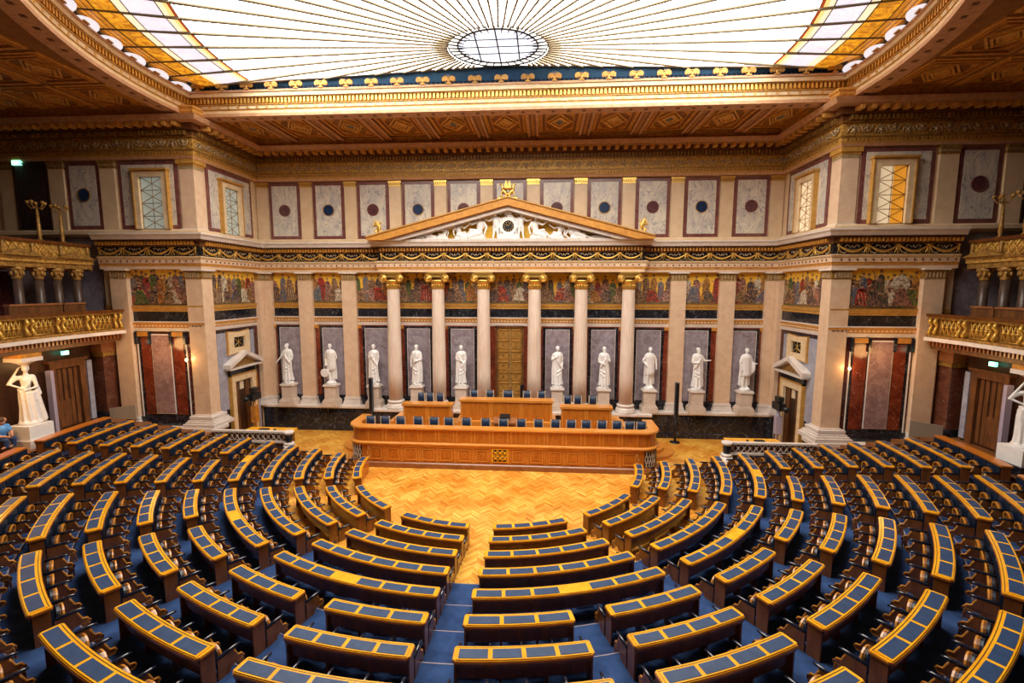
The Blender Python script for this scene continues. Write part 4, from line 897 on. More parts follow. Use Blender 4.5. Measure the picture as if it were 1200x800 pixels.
    A = {-5: [((x-.33, y-.08, Zf(.67)), (x-.52, y-.16, Zf(.54))), ((x+.27, y-.02, Zf(.64)), (x+.20, y-.16, Zf(.55)))],
         -4: [((x-.27, y-.02, Zf(.64)), (x-.24, y-.12, Zf(.50))), ((x+.31, y+.04, Zf(.66)), (x+.20, y+.02, Zf(.56)))],
         -3: [((x-.24, y-.06, Zf(.65)), (x-.06, y-.20, Zf(.71))), ((x+.24, y, Zf(.63)), (x+.22, y-.12, Zf(.50)))],
         -2: [((x-.30, y-.02, Zf(.64)), (x-.27, y-.12, Zf(.50))), ((x+.27, y-.06, Zf(.65)), (x+.06, y-.22, Zf(.62)))],
         -1: [((x-.24, y-.08, Zf(.66)), (x+.02, y-.22, Zf(.63))), ((x+.25, y-.06, Zf(.64)), (x+.10, y-.20, Zf(.53)))],
         1: [((x-.29, y-.05, Zf(.67)), (x-.10, y-.20, Zf(.74))), ((x+.25, y, Zf(.63)), (x+.24, y-.10, Zf(.50)))],
         2: [((x-.26, y-.06, Zf(.64)), (x-.04, y-.21, Zf(.60))), ((x+.28, y-.05, Zf(.64)), (x+.20, y-.22, Zf(.68)))],
         3: [((x-.34, y, Zf(.67)), (x-.20, y-.12, Zf(.58))), ((x+.32, y, Zf(.66)), (x+.30, y-.12, Zf(.52)))],
         4: [((x-.27, y-.06, Zf(.65)), (x-.10, y-.21, Zf(.66))), ((x+.31, y-.05, Zf(.70)), (x+.50, y-.18, Zf(.72)))],
         5: [((x-.29, y-.02, Zf(.64)), (x-.26, y-.12, Zf(.50))), ((x+.29, y-.04, Zf(.66)), (x+.38, y-.18, Zf(.66)))]}[i]
    arm(q, L, *A[0]); arm(q, Rr, *A[1], cloak=(i in (5, -1)))
    if i == -4: q.lathe([(.02, 0), (.20, .02), (.24, .06), (.22, .09)], 0, 0, 20); nv = 80; q.v[-nv:] = [(x-.26+a, y-.12-c, Zf(.26)+b_) for a, b_, c in q.v[-nv:]]
    o = q.build('statue', 'statue_marble', None, remesh=.019); tag(o, 'white marble %s, %s niche %s of door' % (STAT[i], ORD[abs(i)], SIDE[s]), 'statue')
for i in range(-5, 6):
    if i: statue(i)

# ================================================================== CEILING AND SKYLIGHT
RF = 13.3; YF = -4.5; XF = sqrt(RF*RF-(YF-YC)**2)
def dpath(r, yf, n=90):
    """left end of the chord round the arc to the right end, then closed along the chord; travelling so that the opening lies inside"""
    a = math.acos(max(-1, min(1, -(yf-YC)/r)))        # angle from -Y axis to corner
    return [(r*sin(-a+2*a*i/n), YC-r*cos(-a+2*a*i/n)) for i in range(n+1)]
def dshape(r0, y0, r1, y1, z0, z1, mb, n=90):        # solid D-ring between offset outlines
    o = dpath(r1, y1, n); i = dpath(r0, y0, n); m = len(o)
    mb.ring(o, i, lambda a, b_, d: (a, b_, d), z0, z1)
b = MB()
for r0, y0, r1, y1, z0, z1, m in ((13.30, -4.50, 13.95, -3.92, 14.80, 14.92, 0), (13.30, -4.50, 13.9, -3.95, 14.92, 15.02, 1), (13.34, -4.46, 13.9, -3.9, 15.02, 15.10, 2), (13.30, -4.50, 13.9, -3.9, 15.10, 15.24, 1), (13.26, -4.54, 13.9, -3.9, 15.24, 15.28, 2),
                            (13.34, -4.46, 13.9, -3.9, 15.28, 15.50, 2), (13.22, -4.58, 13.9, -3.9, 15.50, 15.54, 2), (13.16, -4.64, 13.9, -3.9, 15.54, 15.70, 1), (13.12, -4.68, 13.9, -3.9, 15.70, 15.78, 0)):
    b.mi = m; dshape(r0, y0, r1, y1, z0, z1, b)
# bright fillet, beads and egg pattern
pp = dpath(13.34, -4.46, 240); pp = pp+[pp[0]]
b.mi = 3
PA2 = dpath(13.30, -4.50, 160)
def tooth_in(mb, w, o0, o1, z0, z1): return tooth(mb, w, -o0, -o1, z0, z1)
for path_ in (PA2, [PA2[-1], PA2[0]]):
    L_ = [Vector(p) for p in path_]
    def stepper(path, st, w, o0, o1, z0, z1, mi):
        b.mi = mi; acc = 0
        for p0, p1 in zip(path, path[1:]):
            d = p1-p0; L = d.length; t = d/L; nn = Vector((-t.y, t.x))
            pos = acc
            while pos < L:
                p = p0+t*pos
                if (not L > 20) or True:
                    c = [p+t*(-w/2)+nn*o0, p+t*(w/2)+nn*o0, p+t*(w/2)+nn*o1, p+t*(-w/2)+nn*o1]
                    b.add([(q.x, q.y, z) for z in (z0, z1) for q in c], [(0, 3, 2, 1), (4, 5, 6, 7), (0, 1, 5, 4), (1, 2, 6, 5), (2, 3, 7, 6), (3, 0, 4, 7)])
                pos += st
            acc = pos-L
    stepper(L_, .16, .085, -.05, .08, 15.30, 15.48, 3)
    stepper(L_, .42, .09, -.02, .02, 15.13, 15.20, 3)
    stepper(L_, .62, .14, -.36, -.22, 14.785, 14.81, 4)
struct('trim_9', b, ['beam_pink', 'frame_cream', 'gold_paint', 'gold', 'brown_wood'], 'cream and gilt moulded frame around the great skylight')
# ceiling slab with D-shaped opening
b = MB(); o = dpath(13.9, -3.95, 120); vs = []; fs = []
def outw(p):
    dx, dy = p[0], p[1]-(YC+.3); k = 1e9
    if dx: k = min(k, (24.5 if dx > 0 else -24.5)/dx)
    if dy: k = min(k, ((.2-(YC+.3)) if dy > 0 else (-28.6-(YC+.3)))/dy)
    return (dx*k, YC+.3+dy*k)
for z in (15.06,):
    pts = o+[((o[-1][0])*(1-i/30)+o[0][0]*i/30, -3.95) for i in range(1, 30)]
    n = len(pts); ou = [outw(p) for p in pts]
    for p in pts: vs.append((p[0], p[1], z))
    for p in ou: vs.append((p[0], p[1], z))
    for i in range(n): j = (i+1) % n; fs.append((i, j, n+j, n+i))
b.add(vs, fs)
# corner fillers beyond ray-cast rectangle
for sx in (-1, 1):
    for y in (.2, -28.6): pass
struct('ceiling', b, 'ceiling_wood', 'coffered gilded wooden ceiling around the skylight')
b = MB(); b.box(-25, 25, -29, .6, 17.6, 17.8); struct('ceiling', b, 'plaster_dark', 'roof plane above the skylight void')
# recess coffers between beams
ce = bpy.data.objects['ceiling']
bx_ = sorted([s*x for s in (-1, 1) for x in (1.2, 3.6, 6.0, 8.4, 10.8, 13.0)])
q = MB()
for x in bx_:
    q.mi = 0; q.box(x-.22, x+.22, -3.92, -.7, 14.93, 15.06); q.mi = 1
    for e in (-1, 1): q.box(x+e*.20-.05, x+e*.20+.05, -3.92, -.7, 14.88, 14.95)
    q.mi = 2
    for k in range(16): q.ell((x, -3.8+k*.2, 14.93), .05, .05, .02, 6, 4)
tag(q.build('ceiling', ['ceiling_brown', 'beam_pink', 'ceiling_gold']), 'brown and pink beams dividing the coffers over the colonnade', 'room', kind='structure')
def coffer(cx, cy, w, d, label, blue, z=15.06, beam=False):
    t = thing('ceiling_coffer', label, 'coffer', (cx, cy, z)); q = MB()
    for k, (m, e, h) in enumerate(((0, 0, .05), (1, .10, .09), (2, .22, .03), (1, .32, .07))):
        q.mi = m; w_, d_ = w/2-e, d/2-e; o_ = [(cx-w_, cy-d_), (cx+w_, cy-d_), (cx+w_, cy+d_), (cx-w_, cy+d_)]; g = .09 if k < 3 else .05; i_ = [(cx-w_+g, cy-d_+g), (cx+w_-g, cy-d_+g), (cx+w_-g, cy+d_-g), (cx-w_+g, cy+d_-g)]
        q.ring(o_, i_, lambda a, b_, dd: (a, b_, dd), z-h, z)
    q.build('stepped_frame', ['ceiling_gold', 'orange_gold', 'ceiling_brown'], t)
    q = MB(); W_, D_ = w/2-.36, d/2-.36
    for k, (sc_, m, h) in enumerate(((1, 0, .05), (.74, 0, .10), (.50, 0, .07))):
        q.mi = m; o_ = [(cx, cy-D_*sc_), (cx+W_*sc_, cy), (cx, cy+D_*sc_), (cx-W_*sc_, cy)]; g = sc_-.14; i_ = [(cx, cy-D_*g), (cx+W_*g, cy), (cx, cy+D_*g), (cx-W_*g, cy)]
        q.ring(o_, i_, lambda a, b_, dd: (a, b_, dd), z-h, z)
    q.mi = 2; g = .34; q.prism([(cx, cy-D_*g), (cx+W_*g, cy), (cx, cy+D_*g), (cx-W_*g, cy)], lambda a, b_, dd: (a, b_, dd), z-.03, z)
    for sx in (-1, 1):
        for sy in (-1, 1): q.mi = 1; q.prism([(cx+sx*W_, cy+sy*D_), (cx+sx*W_*.55, cy+sy*D_), (cx+sx*W_, cy+sy*D_*.55)], lambda a, b_, dd: (a, b_, dd), z-.06, z)
    q.build('diamond', ['ceiling_gold', 'orange_gold', 'ceiling_blue' if blue else 'ceiling_gold'], t)
for i in range(11):
    x = (bx_[i]+bx_[i+1])/2; w = bx_[i+1]-bx_[i]-.5
    coffer(x, -2.35, w, 2.7, 'gilded ceiling coffer with %s diamond over the colonnade, %s from the left' % ('blue' if i % 2 == 0 else 'golden', ORD[i+1]), i % 2 == 0)
cnt = {-1: 0, 1: 0}
for s in (-1, 1):
    for jy in range(5):
        for ix in range(4):
            x = s*(15.35+ix*2.3); y = -6.2-jy*2.35
            if min(hypot(x-s*1.0, y+c_-YC) for c_ in (-1.1, 1.1)) < 14.05: continue
            p = proj((x, y, 15))
            if p is None or p[0] < -160 or p[0] > 1360 or p[1] < -140: continue
            cnt[s] += 1; coffer(x, y, 2.05, 2.15, 'shadowed diamond coffer of the %s side ceiling, %s counted from the wing wall' % (SIDE[s], ORD[cnt[s]]), False)

# skylight -------------------------------------------------
sky = thing('window_1', 'great half-round glass ceiling with radiating ribs and stained border', 'skylight', (0, YC, 16), kind='structure')
EC, EX, EY = -6.0, 1.85, 1.5; YB = -4.56; RO = 13.15
def zg(r): return 16.0+.5*max(0, (1-r/13.0))
NR = 72
def raypt(th, k):
    """point along a rib: from the central ellipse (k=0) to the outer arc (k=1)"""
    p0 = (EX*sin(th), EC-EY*cos(th)); a = th
    # end on the arc of radius RO round (0,YC) with same polar angle
    p1 = (RO*sin(a), YC-RO*cos(a)); return (p0[0]+(p1[0]-p0[0])*k, p0[1]+(p1[1]-p0[1])*k)
BANDS = [(0, .755, 0), (.755, .765, 4), (.765, .776, 3), (.776, .790, 2), (.790, .872, 1), (.872, .896, 2), (.896, .952, 5), (.952, 1.0, 6)]
b = MB()
def clipk(th):
    """largest k before the back edge"""
    p0 = raypt(th, 0); p1 = raypt(th, 1)
    if p0[1] > YB: return 0
    if p1[1] <= YB: return 1
    return (YB-p0[1])/(p1[1]-p0[1])
def rk_(x, y): return hypot(x, y-YC)
for i in range(NR):
    t0 = 2*pi*i/NR-pi; t1 = 2*pi*(i+1)/NR-pi; k0, k1 = clipk(t0), clipk(t1)
    for a, c, m in BANDS:
        a0, a1, c0, c1 = min(a, k0), min(a, k1), min(c, k0), min(c, k1)
        if c0-a0 < 1e-5 and c1-a1 < 1e-5: continue
        P = [raypt(t0, a0), raypt(t1, a1), raypt(t1, c1), raypt(t0, c0)]
        seg = 3 if m == 0 else 1
        for q_ in range(seg):
            u0, u1 = q_/seg, (q_+1)/seg
            A = [(P[0][0]+(P[3][0]-P[0][0])*u0, P[0][1]+(P[3][1]-P[0][1])*u0), (P[1][0]+(P[2][0]-P[1][0])*u0, P[1][1]+(P[2][1]-P[1][1])*u0), (P[1][0]+(P[2][0]-P[1][0])*u1, P[1][1]+(P[2][1]-P[1][1])*u1), (P[0][0]+(P[3][0]-P[0][0])*u1, P[0][1]+(P[3][1]-P[0][1])*u1)]
            b.mi = m; b.add([(x, y, zg(rk_(x, y))) for x, y in A], [(0, 1, 2, 3)])
b.build('stained_glass', ['glass_white', 'glass_lilac', 'glass_cream', 'glass_yellow', 'glass_red', 'glass_orange', 'glass_amber'], sky, fixn=False)
b = MB(); n = 48
b.mi = 0; b.prism([(EX*.80*sin(2*pi*i/n), EC-EY*.80*cos(2*pi*i/n)) for i in range(n)], lambda a, c, d: (a, c, d), 16.50, 16.51)
b.mi = 1; b.ring([(EX*sin(2*pi*i/n), EC-EY*cos(2*pi*i/n)) for i in range(n)], [(EX*.80*sin(2*pi*i/n), EC-EY*.80*cos(2*pi*i/n)) for i in range(n)], lambda a, c, d: (a, c, d), 16.49, 16.505)
b.build('centre_glass', ['glass_centre', 'glass_ring'], sky)
b = MB()
for e in (1.0, .80): b.tube([(EX*e*sin(2*pi*i/n), EC-EY*e*cos(2*pi*i/n), 16.46) for i in range(n+1)], .03, 5, cap=False)
for x in (-.75, 0, .75):
    yy = EY*.8*sqrt(max(0, 1-(x/(EX*.8))**2)); b.tube([(x, EC-yy, 16.47), (x, EC+yy, 16.47)], .028, 4)
for y in (-.5, 0, .5):
    xx = EX*.8*sqrt(max(0, 1-(y/(EY*.8))**2)); b.tube([(-xx, EC+y, 16.47), (xx, EC+y, 16.47)], .018, 4)
for i in range(36):
    a = 2*pi*i/36; b.tube([(EX*.99*sin(a), EC-EY*.99*cos(a), 16.47), (EX*.80*sin(a), EC-EY*.80*cos(a), 16.45), (EX*.66*sin(a), EC-EY*.66*cos(a), 16.42)], [.02, .03, .006], 4)
b.build('centre_ring', 'rib_dark', sky)
b = MB()
for i in range(NR):
    th = 2*pi*i/NR-pi; k = clipk(th)
    if k < .02: continue
    p0 = raypt(th, 0); p1 = raypt(th, k)
    for (u0, u1) in ((0, .25), (.25, .5), (.5, .75), (.75, 1)):
        a = (p0[0]+(p1[0]-p0[0])*u0, p0[1]+(p1[1]-p0[1])*u0); c = (p0[0]+(p1[0]-p0[0])*u1, p0[1]+(p1[1]-p0[1])*u1)
        b.tube([(*a, zg(rk_(*a))-.05), (*c, zg(rk_(*c))-.05)], [.038+.022*u0 if u1 < 1 else .048, .038+.022*u1 if u1 < 1 else .026], 5)
b.build('rib', 'rib', sky)
b = MB()
for k, r in ((.755, .014), (.790, .018), (.872, .018), (.896, .02), (.952, .02), (.968, .012), (.982, .012)):
    pts = []
    for i in range(NR+1):
        th = 2*pi*i/NR-pi
        if clipk(th) >= 1: x, y = raypt(th, k); pts.append((x, y, zg(rk_(x, y))-.03))
    b.tube(pts, r, 4)
pts = [(x*1.0, YB, zg(hypot(x, YB-YC))-.02) for x in [-13+26*i/40 for i in range(41)]]; b.tube(pts, .03, 5)
b.build('lead_line', 'rib_dark', sky)
# dark blue upstand behind the eagles, lunettes on the curved side
b = MB(); b.mi = 0; n = 40
for i in range(n):
    x0 = -13.1+26.2*i/n; x1 = -13.1+26.2*(i+1)/n
    b.mi = 0; b.add([(x0, -4.40, 15.98), (x1, -4.40, 15.98), (x1, -4.5, zg(abs(x1))+.02), (x0, -4.5, zg(abs(x0))+.02)], [(0, 1, 2, 3)])
    b.mi = 1; b.add([(x0, -4.36, 15.6), (x1, -4.36, 15.6), (x1, -4.38, 15.99), (x0, -4.38, 15.99)], [(0, 1, 2, 3)])
b.mi = 0
for i in range(140): x = -12.9+25.8*i/139; b.box(x-.025, x+.025, -4.44, -4.38, 15.68, 15.95)
b.mi = 2
for i in range(6): x = -10.9+i*4.35; b.box(x-.12, x+.12, -4.52, -4.46, 16.0, 16.2)
b.build('blue_upstand', ['blue_curtain', 'blue_dark', 'speaker_grey'], sky)
b = MB()
for i in range(-19, 20):
    a = radians(5*i+2.5)
    if abs(a) > radians(97): continue
    P = []
    for k in range(17):
        th = a+radians(2.2)*(-cos(pi*k/16)); hh = .20*sin(pi*k/16); P.append((th, hh))
    vs = [(13.26*sin(t), YC-13.26*cos(t), 15.74) for t, h in P]+[((13.22-h*1.7)*sin(t), YC-(13.22-h*1.7)*cos(t), 15.78+h*.55) for t, h in P]
    b.add(vs, [(j, j+1, 18+j, 17+j) for j in range(16)])
b.build('lunette', 'glass_lunette', sky, fixn=False)
b = MB(); b.sector(13.20, 13.5, 15.6, 16.05, -radians(95.5), radians(95.5), 90); b.build('outer_kerb', 'rib_dark', sky)
# small gilded eagles on the rim
def eagle():
    q = MB(); q.ell((0, 0, .16), .05, .05, .12, 8, 6); q.ell((0, -.03, .30), .035, .04, .04, 8, 6); q.capsule((0, -.06, .30), (0, -.10, .285), .015, .006, 5); q.box(-.10, .10, -.05, .05, 0, .06); q.capsule((0, 0, .05), (0, 0, .12), .05, .05, 6)
    for s in (-1, 1):
        pl = [(0, .26), (s*.08, .36), (s*.18, .38), (s*.27, .30), (s*.28, .18), (s*.22, .10), (s*.17, .17), (s*.13, .10), (s*.09, .17), (s*.04, .12)]
        q.prism(pl, lambda a, z, d: (a, d, z), -.03, .03)
    return q
E0 = eagle().build('rim_eagle', 'gold_paint'); ne = 0
spots = [(x, -4.66, 0) for x in [-12.72+25.44*i/24 for i in range(25)]]
for i in range(25):
    x, y, r = spots[i]
    o = E0 if i == 0 else inst(E0, None, (0, 0, 0))
    o.location = (x, y, 15.78); o.scale = (.98, 1.0, .80)
    tag(o, 'small gilded eagle on the straight skylight rim, %s from the left' % ORD[i+1], 'ornament', 'gilded eagles along the skylight rim')
for s in (-1, 1):
    for k in range(8):
        a = s*radians(92-5*k); 
        o = inst(E0, None, (13.12*sin(a), YC-13.12*cos(a), 15.78), a+pi); o.scale = (1.35, 1.3, 1.1)
        p = proj(o.location)
        if p is None or p[1] < -12: bpy.data.objects.remove(o); continue
        tag(o, 'small gilded eagle on the %s curved skylight rim, %s from the corner' % (SIDE[s], ORD[k+1]), 'ornament', 'gilded eagles along the skylight rim')

# ================================================================== ROSTRUM
def ros_path(ex=0, n=8):
    R_ = .75; X0, Y0, Y1 = 6.62+ex, -5.28-ex, -3.35
    P = [(-X0, Y1)]
    for i in range(n+1): a = pi+ (pi/2)*i/n; P.append((-X0+R_+ex*0+R_*cos(a), Y0+R_+R_*sin(a)))
    for i in range(n+1): a = 1.5*pi+(pi/2)*i/n; P.append((X0-R_+R_*cos(a), Y0+R_+R_*sin(a)))
    P.append((X0, Y1)); return P
RP = ros_path()
t = thing('rostrum_desk', 'long curved-ended honey wood government bench desk facing the chamber', 'desk', (0, -5.0, 0))
q = MB(); q.sweep([(-.1, 0), (.09, 0), (.09, .20), (.05, .24), (-.1, .24)], RP); q.build('plinth', 'plinth_wood', t)
q = MB(); q.mi = 0; q.sweep([(-.1, .24), (0, .24), (0, .98), (-.1, .98)], RP)
q.build('lower_front', ['honey_wood'], t)
q = MB(); q.sweep([(-.1, .98), (.03, .98), (.10, 1.03), (.10, 1.08), (.04, 1.12), (-.1, 1.12)], RP); q.build('ledge', 'honey_light', t)
q = MB(); q.sweep([(-.12, 1.12), (-.03, 1.12), (-.03, 1.68), (-.12, 1.68)], RP); q.build('upper_front', 'honey_wood', t)
q = MB(); q.sweep([(-.38, 1.68), (.06, 1.68), (.08, 1.72), (.06, 1.77), (-.38, 1.77)], RP); q.build('worktop', 'honey_light', t)
# panels on the front
NP = 15; x0 = -5.75; st = 11.5/NP
for i in range(NP):
    c = x0+(i+.5)*st; w = .27
    if i == NP//2:
        q = MB(); q.mi = 0; Y = -5.30; q.box(c-.36, c+.36, Y-.02, Y+.02, .34, .92); q.mi = 1; q.box(c-.31, c+.31, Y-.025, Y, .38, .88); q.mi = 0
        for r_ in range(2):
            for k in range(3):
                cx, cz = c-.20+k*.20, .52+r_*.23
                for a_, b_ in (((-.09, -.1), (.09, .1)), ((-.09, .1), (.09, -.1))): q.tube([(cx+a_[0], Y-.035, cz+a_[1]), (cx+b_[0], Y-.035, cz+b_[1])], .014, 4)
                q.ring([(cx+.055*cos(2*pi*j/8), cz+.055*sin(2*pi*j/8)) for j in range(8)], [(cx+.03*cos(2*pi*j/8), cz+.03*sin(2*pi*j/8)) for j in range(8)], lambda a, z, d: (a, d, z), Y-.045, Y-.02)
        for k in range(4): q.box(c-.31+k*.20-.012, c-.31+k*.20+.012, Y-.04, Y, .38, .88)
        q.box(c-.31, c+.31, Y-.04, Y, .62, .645)
        q.build('ventilation_grille', ['desk_wood', 'dark_gap'], t, label='yellow wood grille with crossed diamonds')
    else:
        q = MB(); Y = -5.28; q.mi = 0
        q.ring([(c-w, .34), (c+w, .34), (c+w, .86), (c-w, .86)], [(c-w+.045, .385), (c+w-.045, .385), (c+w-.045, .815), (c-w+.045, .815)], lambda a, z, d: (a, d, z), Y-.035, Y); q.mi = 1; q.box(c-w+.09, c+w-.09, Y-.02, Y, .43, .77)
        q.ring([(c+.10*cos(2*pi*j/12), .60+.10*sin(2*pi*j/12)) for j in range(12)], [(c+.06*cos(2*pi*j/12), .60+.06*sin(2*pi*j/12)) for j in range(12)], lambda a, z, d: (a, d, z), Y-.04, Y-.01)
        q.build('carved_panel', ['honey_light', 'honey_wood'], t)
    q = MB(); Y = -5.28
    for e in (-1, 1): q.box(c+e*(st/2-.035)-.02, c+e*(st/2-.035)+.02, Y-.025, Y, .26, .97)
    q.box(c-st/2+.02, c+st/2-.02, Y-.03, Y, .90, .97); q.build('stile', 'honey_light', t)
    q = MB(); Y = -5.25
    for e in (-1, 1):
        q = MB(); q.box(c+e*(st/2-.07)-.03, c+e*(st/2-.07)+.03, Y-.02, Y, 1.14, 1.67); q.build('upper_stile', 'honey_light', t)
    if i % 1 == 0:
        q = MB(); q.lathe([(.03, -.02), (.022, .0), (.004, .004)], 0, 0, 10); q.v = [(c+a, Y-.005-(d+.02), 1.40+b_) for a, b_, d in q.v]; q.build('rosette', 'plinth_wood', t)
for s in (-1, 1):                                     # lattice grilles at the corners
    q = MB()
    for k in range(-3, 5):
        for d_ in (-1, 1):
            pts = []
            for j in range(7):
                u = j/6; a = (pi*1.5+s*(.18+.17*k+d_*.25*(u-.5))); 
                if not (.15 <= abs(a-pi*1.5) <= 1.25): continue
                pts.append((s*(6.62-.75)+.77*cos(a), -5.28+.75+.77*sin(a), .28+.66*u))
            if len(pts) > 1: q.tube(pts, .016, 4)
    q.build('corner_lattice', 'white_stone', t)
    q = MB(); pts = [(s*(6.62-.75)+.757*cos(pi*1.5+s*a), -5.28+.75+.757*sin(pi*1.5+s*a)) for a in [.15+1.1*j/8 for j in range(9)]]
    q.add([(x, y, z) for x, y in pts for z in (.28, .94)], [(2*j, 2*j+1, 2*j+3, 2*j+2) for j in range(8)]); q.build('lattice_backing', 'dark_gap', t)
# platforms and steps
b = MB(); b.box(-6.4, 6.4, -4.95, -1.0, 0, .62); struct('floor', b, 'honey_light', 'wooden platform behind the long rostrum desk')
b = MB(); b.box(-5.4, 5.4, -3.35, -1.0, .62, 1.0); b.mi = 1; b.box(-5.42, 5.42, -3.40, -3.35, .62, 1.04); struct('floor', b, ['honey_light', 'honey_wood'], 'second wooden platform carrying the upper desks')
b = MB(); b.box(-2.4, 2.4, -2.9, -.95, 1.0, 1.3); struct('floor', b, 'honey_light', 'top wooden platform of the presiding chair')
for s in (-1, 1):
    t = thing('platform_steps', 'curved honey wood steps at the %s end of the rostrum' % SIDE[s], 'steps', (s*6.5, -2.4, 0))
    q = MB()
    for r_, z0, z1 in ((1.75, 0, .15), (1.25, .15, .30)):
        pl = [(s*6.35+s*r_*.9*cos(-pi/2+pi*i/20), -2.35+r_*sin(-pi/2+pi*i/20)*.85) for i in range(21)]; q.prism(pl, lambda a, c, d: (a, c, d), z0, z1)
    q.build('tread', 'honey_light', t)
    t = thing('side_stairs', 'straight cream wooden stairs rising behind the %s end of the rostrum' % SIDE[s], 'steps', (s*5.6, -2, .6))
    for k in range(4):
        q = MB(); q.box(s*(5.0+.0), s*(6.2-k*.22), -2.3, -1.05, .62+k*.17, .79+k*.17); q.build('step', 'honey_light', t)
# upper desks
def updesk(name, label, xc, w, y, z0, z1, n):
    t = thing(name, label, 'desk', (xc, y, z0))
    q = MB(); q.box(xc-w/2, xc+w/2, y, y+.5, z0, z1-.1); q.build('body', 'honey_wood', t)
    q = MB(); q.box(xc-w/2-.06, xc+w/2+.06, y-.05, y+.56, z1-.1, z1); q.build('top', 'honey_light', t)
    q = MB(); q.box(xc-w/2-.02, xc+w/2+.02, y-.03, y, z0, z0+.1); q.build('skirting', 'honey_light', t)
    for i in range(n):
        c = xc-w/2+(i+.5)*w/n; q = MB()
        for e in (-1, 1): q.box(c+e*(w/n/2-.05)-.035, c+e*(w/n/2-.05)+.035, y-.02, y, z0+.1, z1-.1)
        q.build('stile', 'honey_light', t); q = MB(); q.lathe([(.035, -.02), (.025, 0), (.004, .004)], 0, 0, 10); q.v = [(c+a, y-.003-(d+.02), (z0+z1)/2+b_) for a, b_, d in q.v]; q.build('rosette', 'plinth_wood', t)
    return t
updesk('presiding_desk', 'tall central honey wood presiding desk with three panels', .06, 4.30, -3.0, 1.0, 2.46, 3)
updesk('side_desk', 'lower honey wood desk left of the presiding desk', -3.68, 2.30, -3.0, 1.0, 2.2, 2)
updesk('side_desk', 'lower honey wood desk right of the presiding desk', 3.78, 2.30, -3.0, 1.0, 2.2, 2)
q = MB(); q.box(-2.15, 2.25, -3.28, -3.05, 1.0, 1.5); t = q.build('desk_shelf', 'honey_light'); tag(t, 'long low shelf in front of the presiding desk', 'shelf')
t = thing('speaker_lectern', 'dark brown lectern with sloping top before the presiding desk', 'lectern', (.05, -3.5, 1.0))
q = MB(); q.box(-.42, .50, -3.72, -3.30, .62, 1.52); q.build('body', 'plinth_wood', t)
q = MB(); q.prism([(-3.78, 1.52), (-3.28, 1.52), (-3.28, 1.74), (-3.78, 1.60)], lambda y, z, d: (d, y, z), -.48, .56); q.build('sloping_top', 'plinth_wood', t)
q = MB(); q.prism([(-3.60, 1.72), (-3.32, 1.72), (-3.32, 1.90), (-3.60, 1.80)], lambda y, z, d: (d, y, z), -.18, .28); q.build('document_rest', 'black', t)
# chairs
def chair(label, x, y, z, w=.46, group=None, tall=1.42, ry=0):
    t = thing('armchair', label, 'chair', (x, y, z), group)
    q = MB()
    zt = tall
    for e in (-1, 1):
        q.box(e*(w/2+.02)-.018, e*(w/2+.02)+.018, .18, .22, 0, zt); q.box(e*(w/2+.02)-.018, e*(w/2+.02)+.018, -.24, -.20, 0, .62); q.box(e*(w/2+.02)-.02, e*(w/2+.02)+.02, -.24, .2, .60, .64)
    q.box(-w/2-.03, w/2+.03, -.24, .22, .38, .43); q.box(-w/2, w/2, .18, .22, zt-.03, zt)
    q.build('frame', 'pale_wood', t, local=True)
    q = MB(); q.box(-w/2+.0, w/2-.0, -.22, .18, .43, .50); q.build('seat', 'chair_leather', t, local=True)
    q = MB(); n = 6; q.smooth = True
    for i in range(n):
        u0, u1 = -w/2+.01+i*(w-.02)/n, -w/2+.01+(i+1)*(w-.02)/n; d0, d1 = .05*(1-(2*i/n-1)**2), .05*(1-(2*(i+1)/n-1)**2)
        q.add([(u0, .16-d0, zt-.62), (u1, .16-d1, zt-.62), (u1, .15-d1, zt), (u0, .15-d0, zt), (u0, .24, zt-.62), (u1, .24, zt-.62), (u1, .23, zt+.015), (u0, .23, zt+.015)], [(0, 1, 2, 3), (4, 7, 6, 5), (3, 2, 6, 7), (0, 4, 5, 1), (0, 3, 7, 4), (1, 5, 6, 2)])
    q.build('backrest', 'chair_leather', t, local=True); return t
cx_ = [-5.93, -5.26, -4.56, -3.76, -3.04, -2.38, -1.59, -0.73, 0.05, 0.84, 1.59, 2.33, 3.01, 3.66, 4.34, 4.98, 5.52, 6.02]
for i, x in enumerate(cx_): chair('blue leather chair behind the long rostrum desk, %s from the left' % ORD[i+1], x, -4.50, .62, .36, 'blue chairs behind the long rostrum desk', 1.32)
for i, x in enumerate((-1.61, -0.83, 0.06, 0.99, 1.7)): chair('blue leather chair behind the presiding desk, %s from the left' % ORD[i+1], x, -2.05, 1.3, .32 if i != 2 else .44, 'blue chairs behind the presiding desk', 1.36)
for s, nm in ((-1, 'left'), (1, 'right')):
    for i, x in enumerate((-4.28, -3.84, -3.33) if s < 0 else (2.97, 3.46, 4.19)): chair('blue leather chair behind the %s side desk, %s from the left' % (nm, ORD[i+1]), x, -2.0, 1.0, .32, 'blue chairs behind the side desks', 1.46)

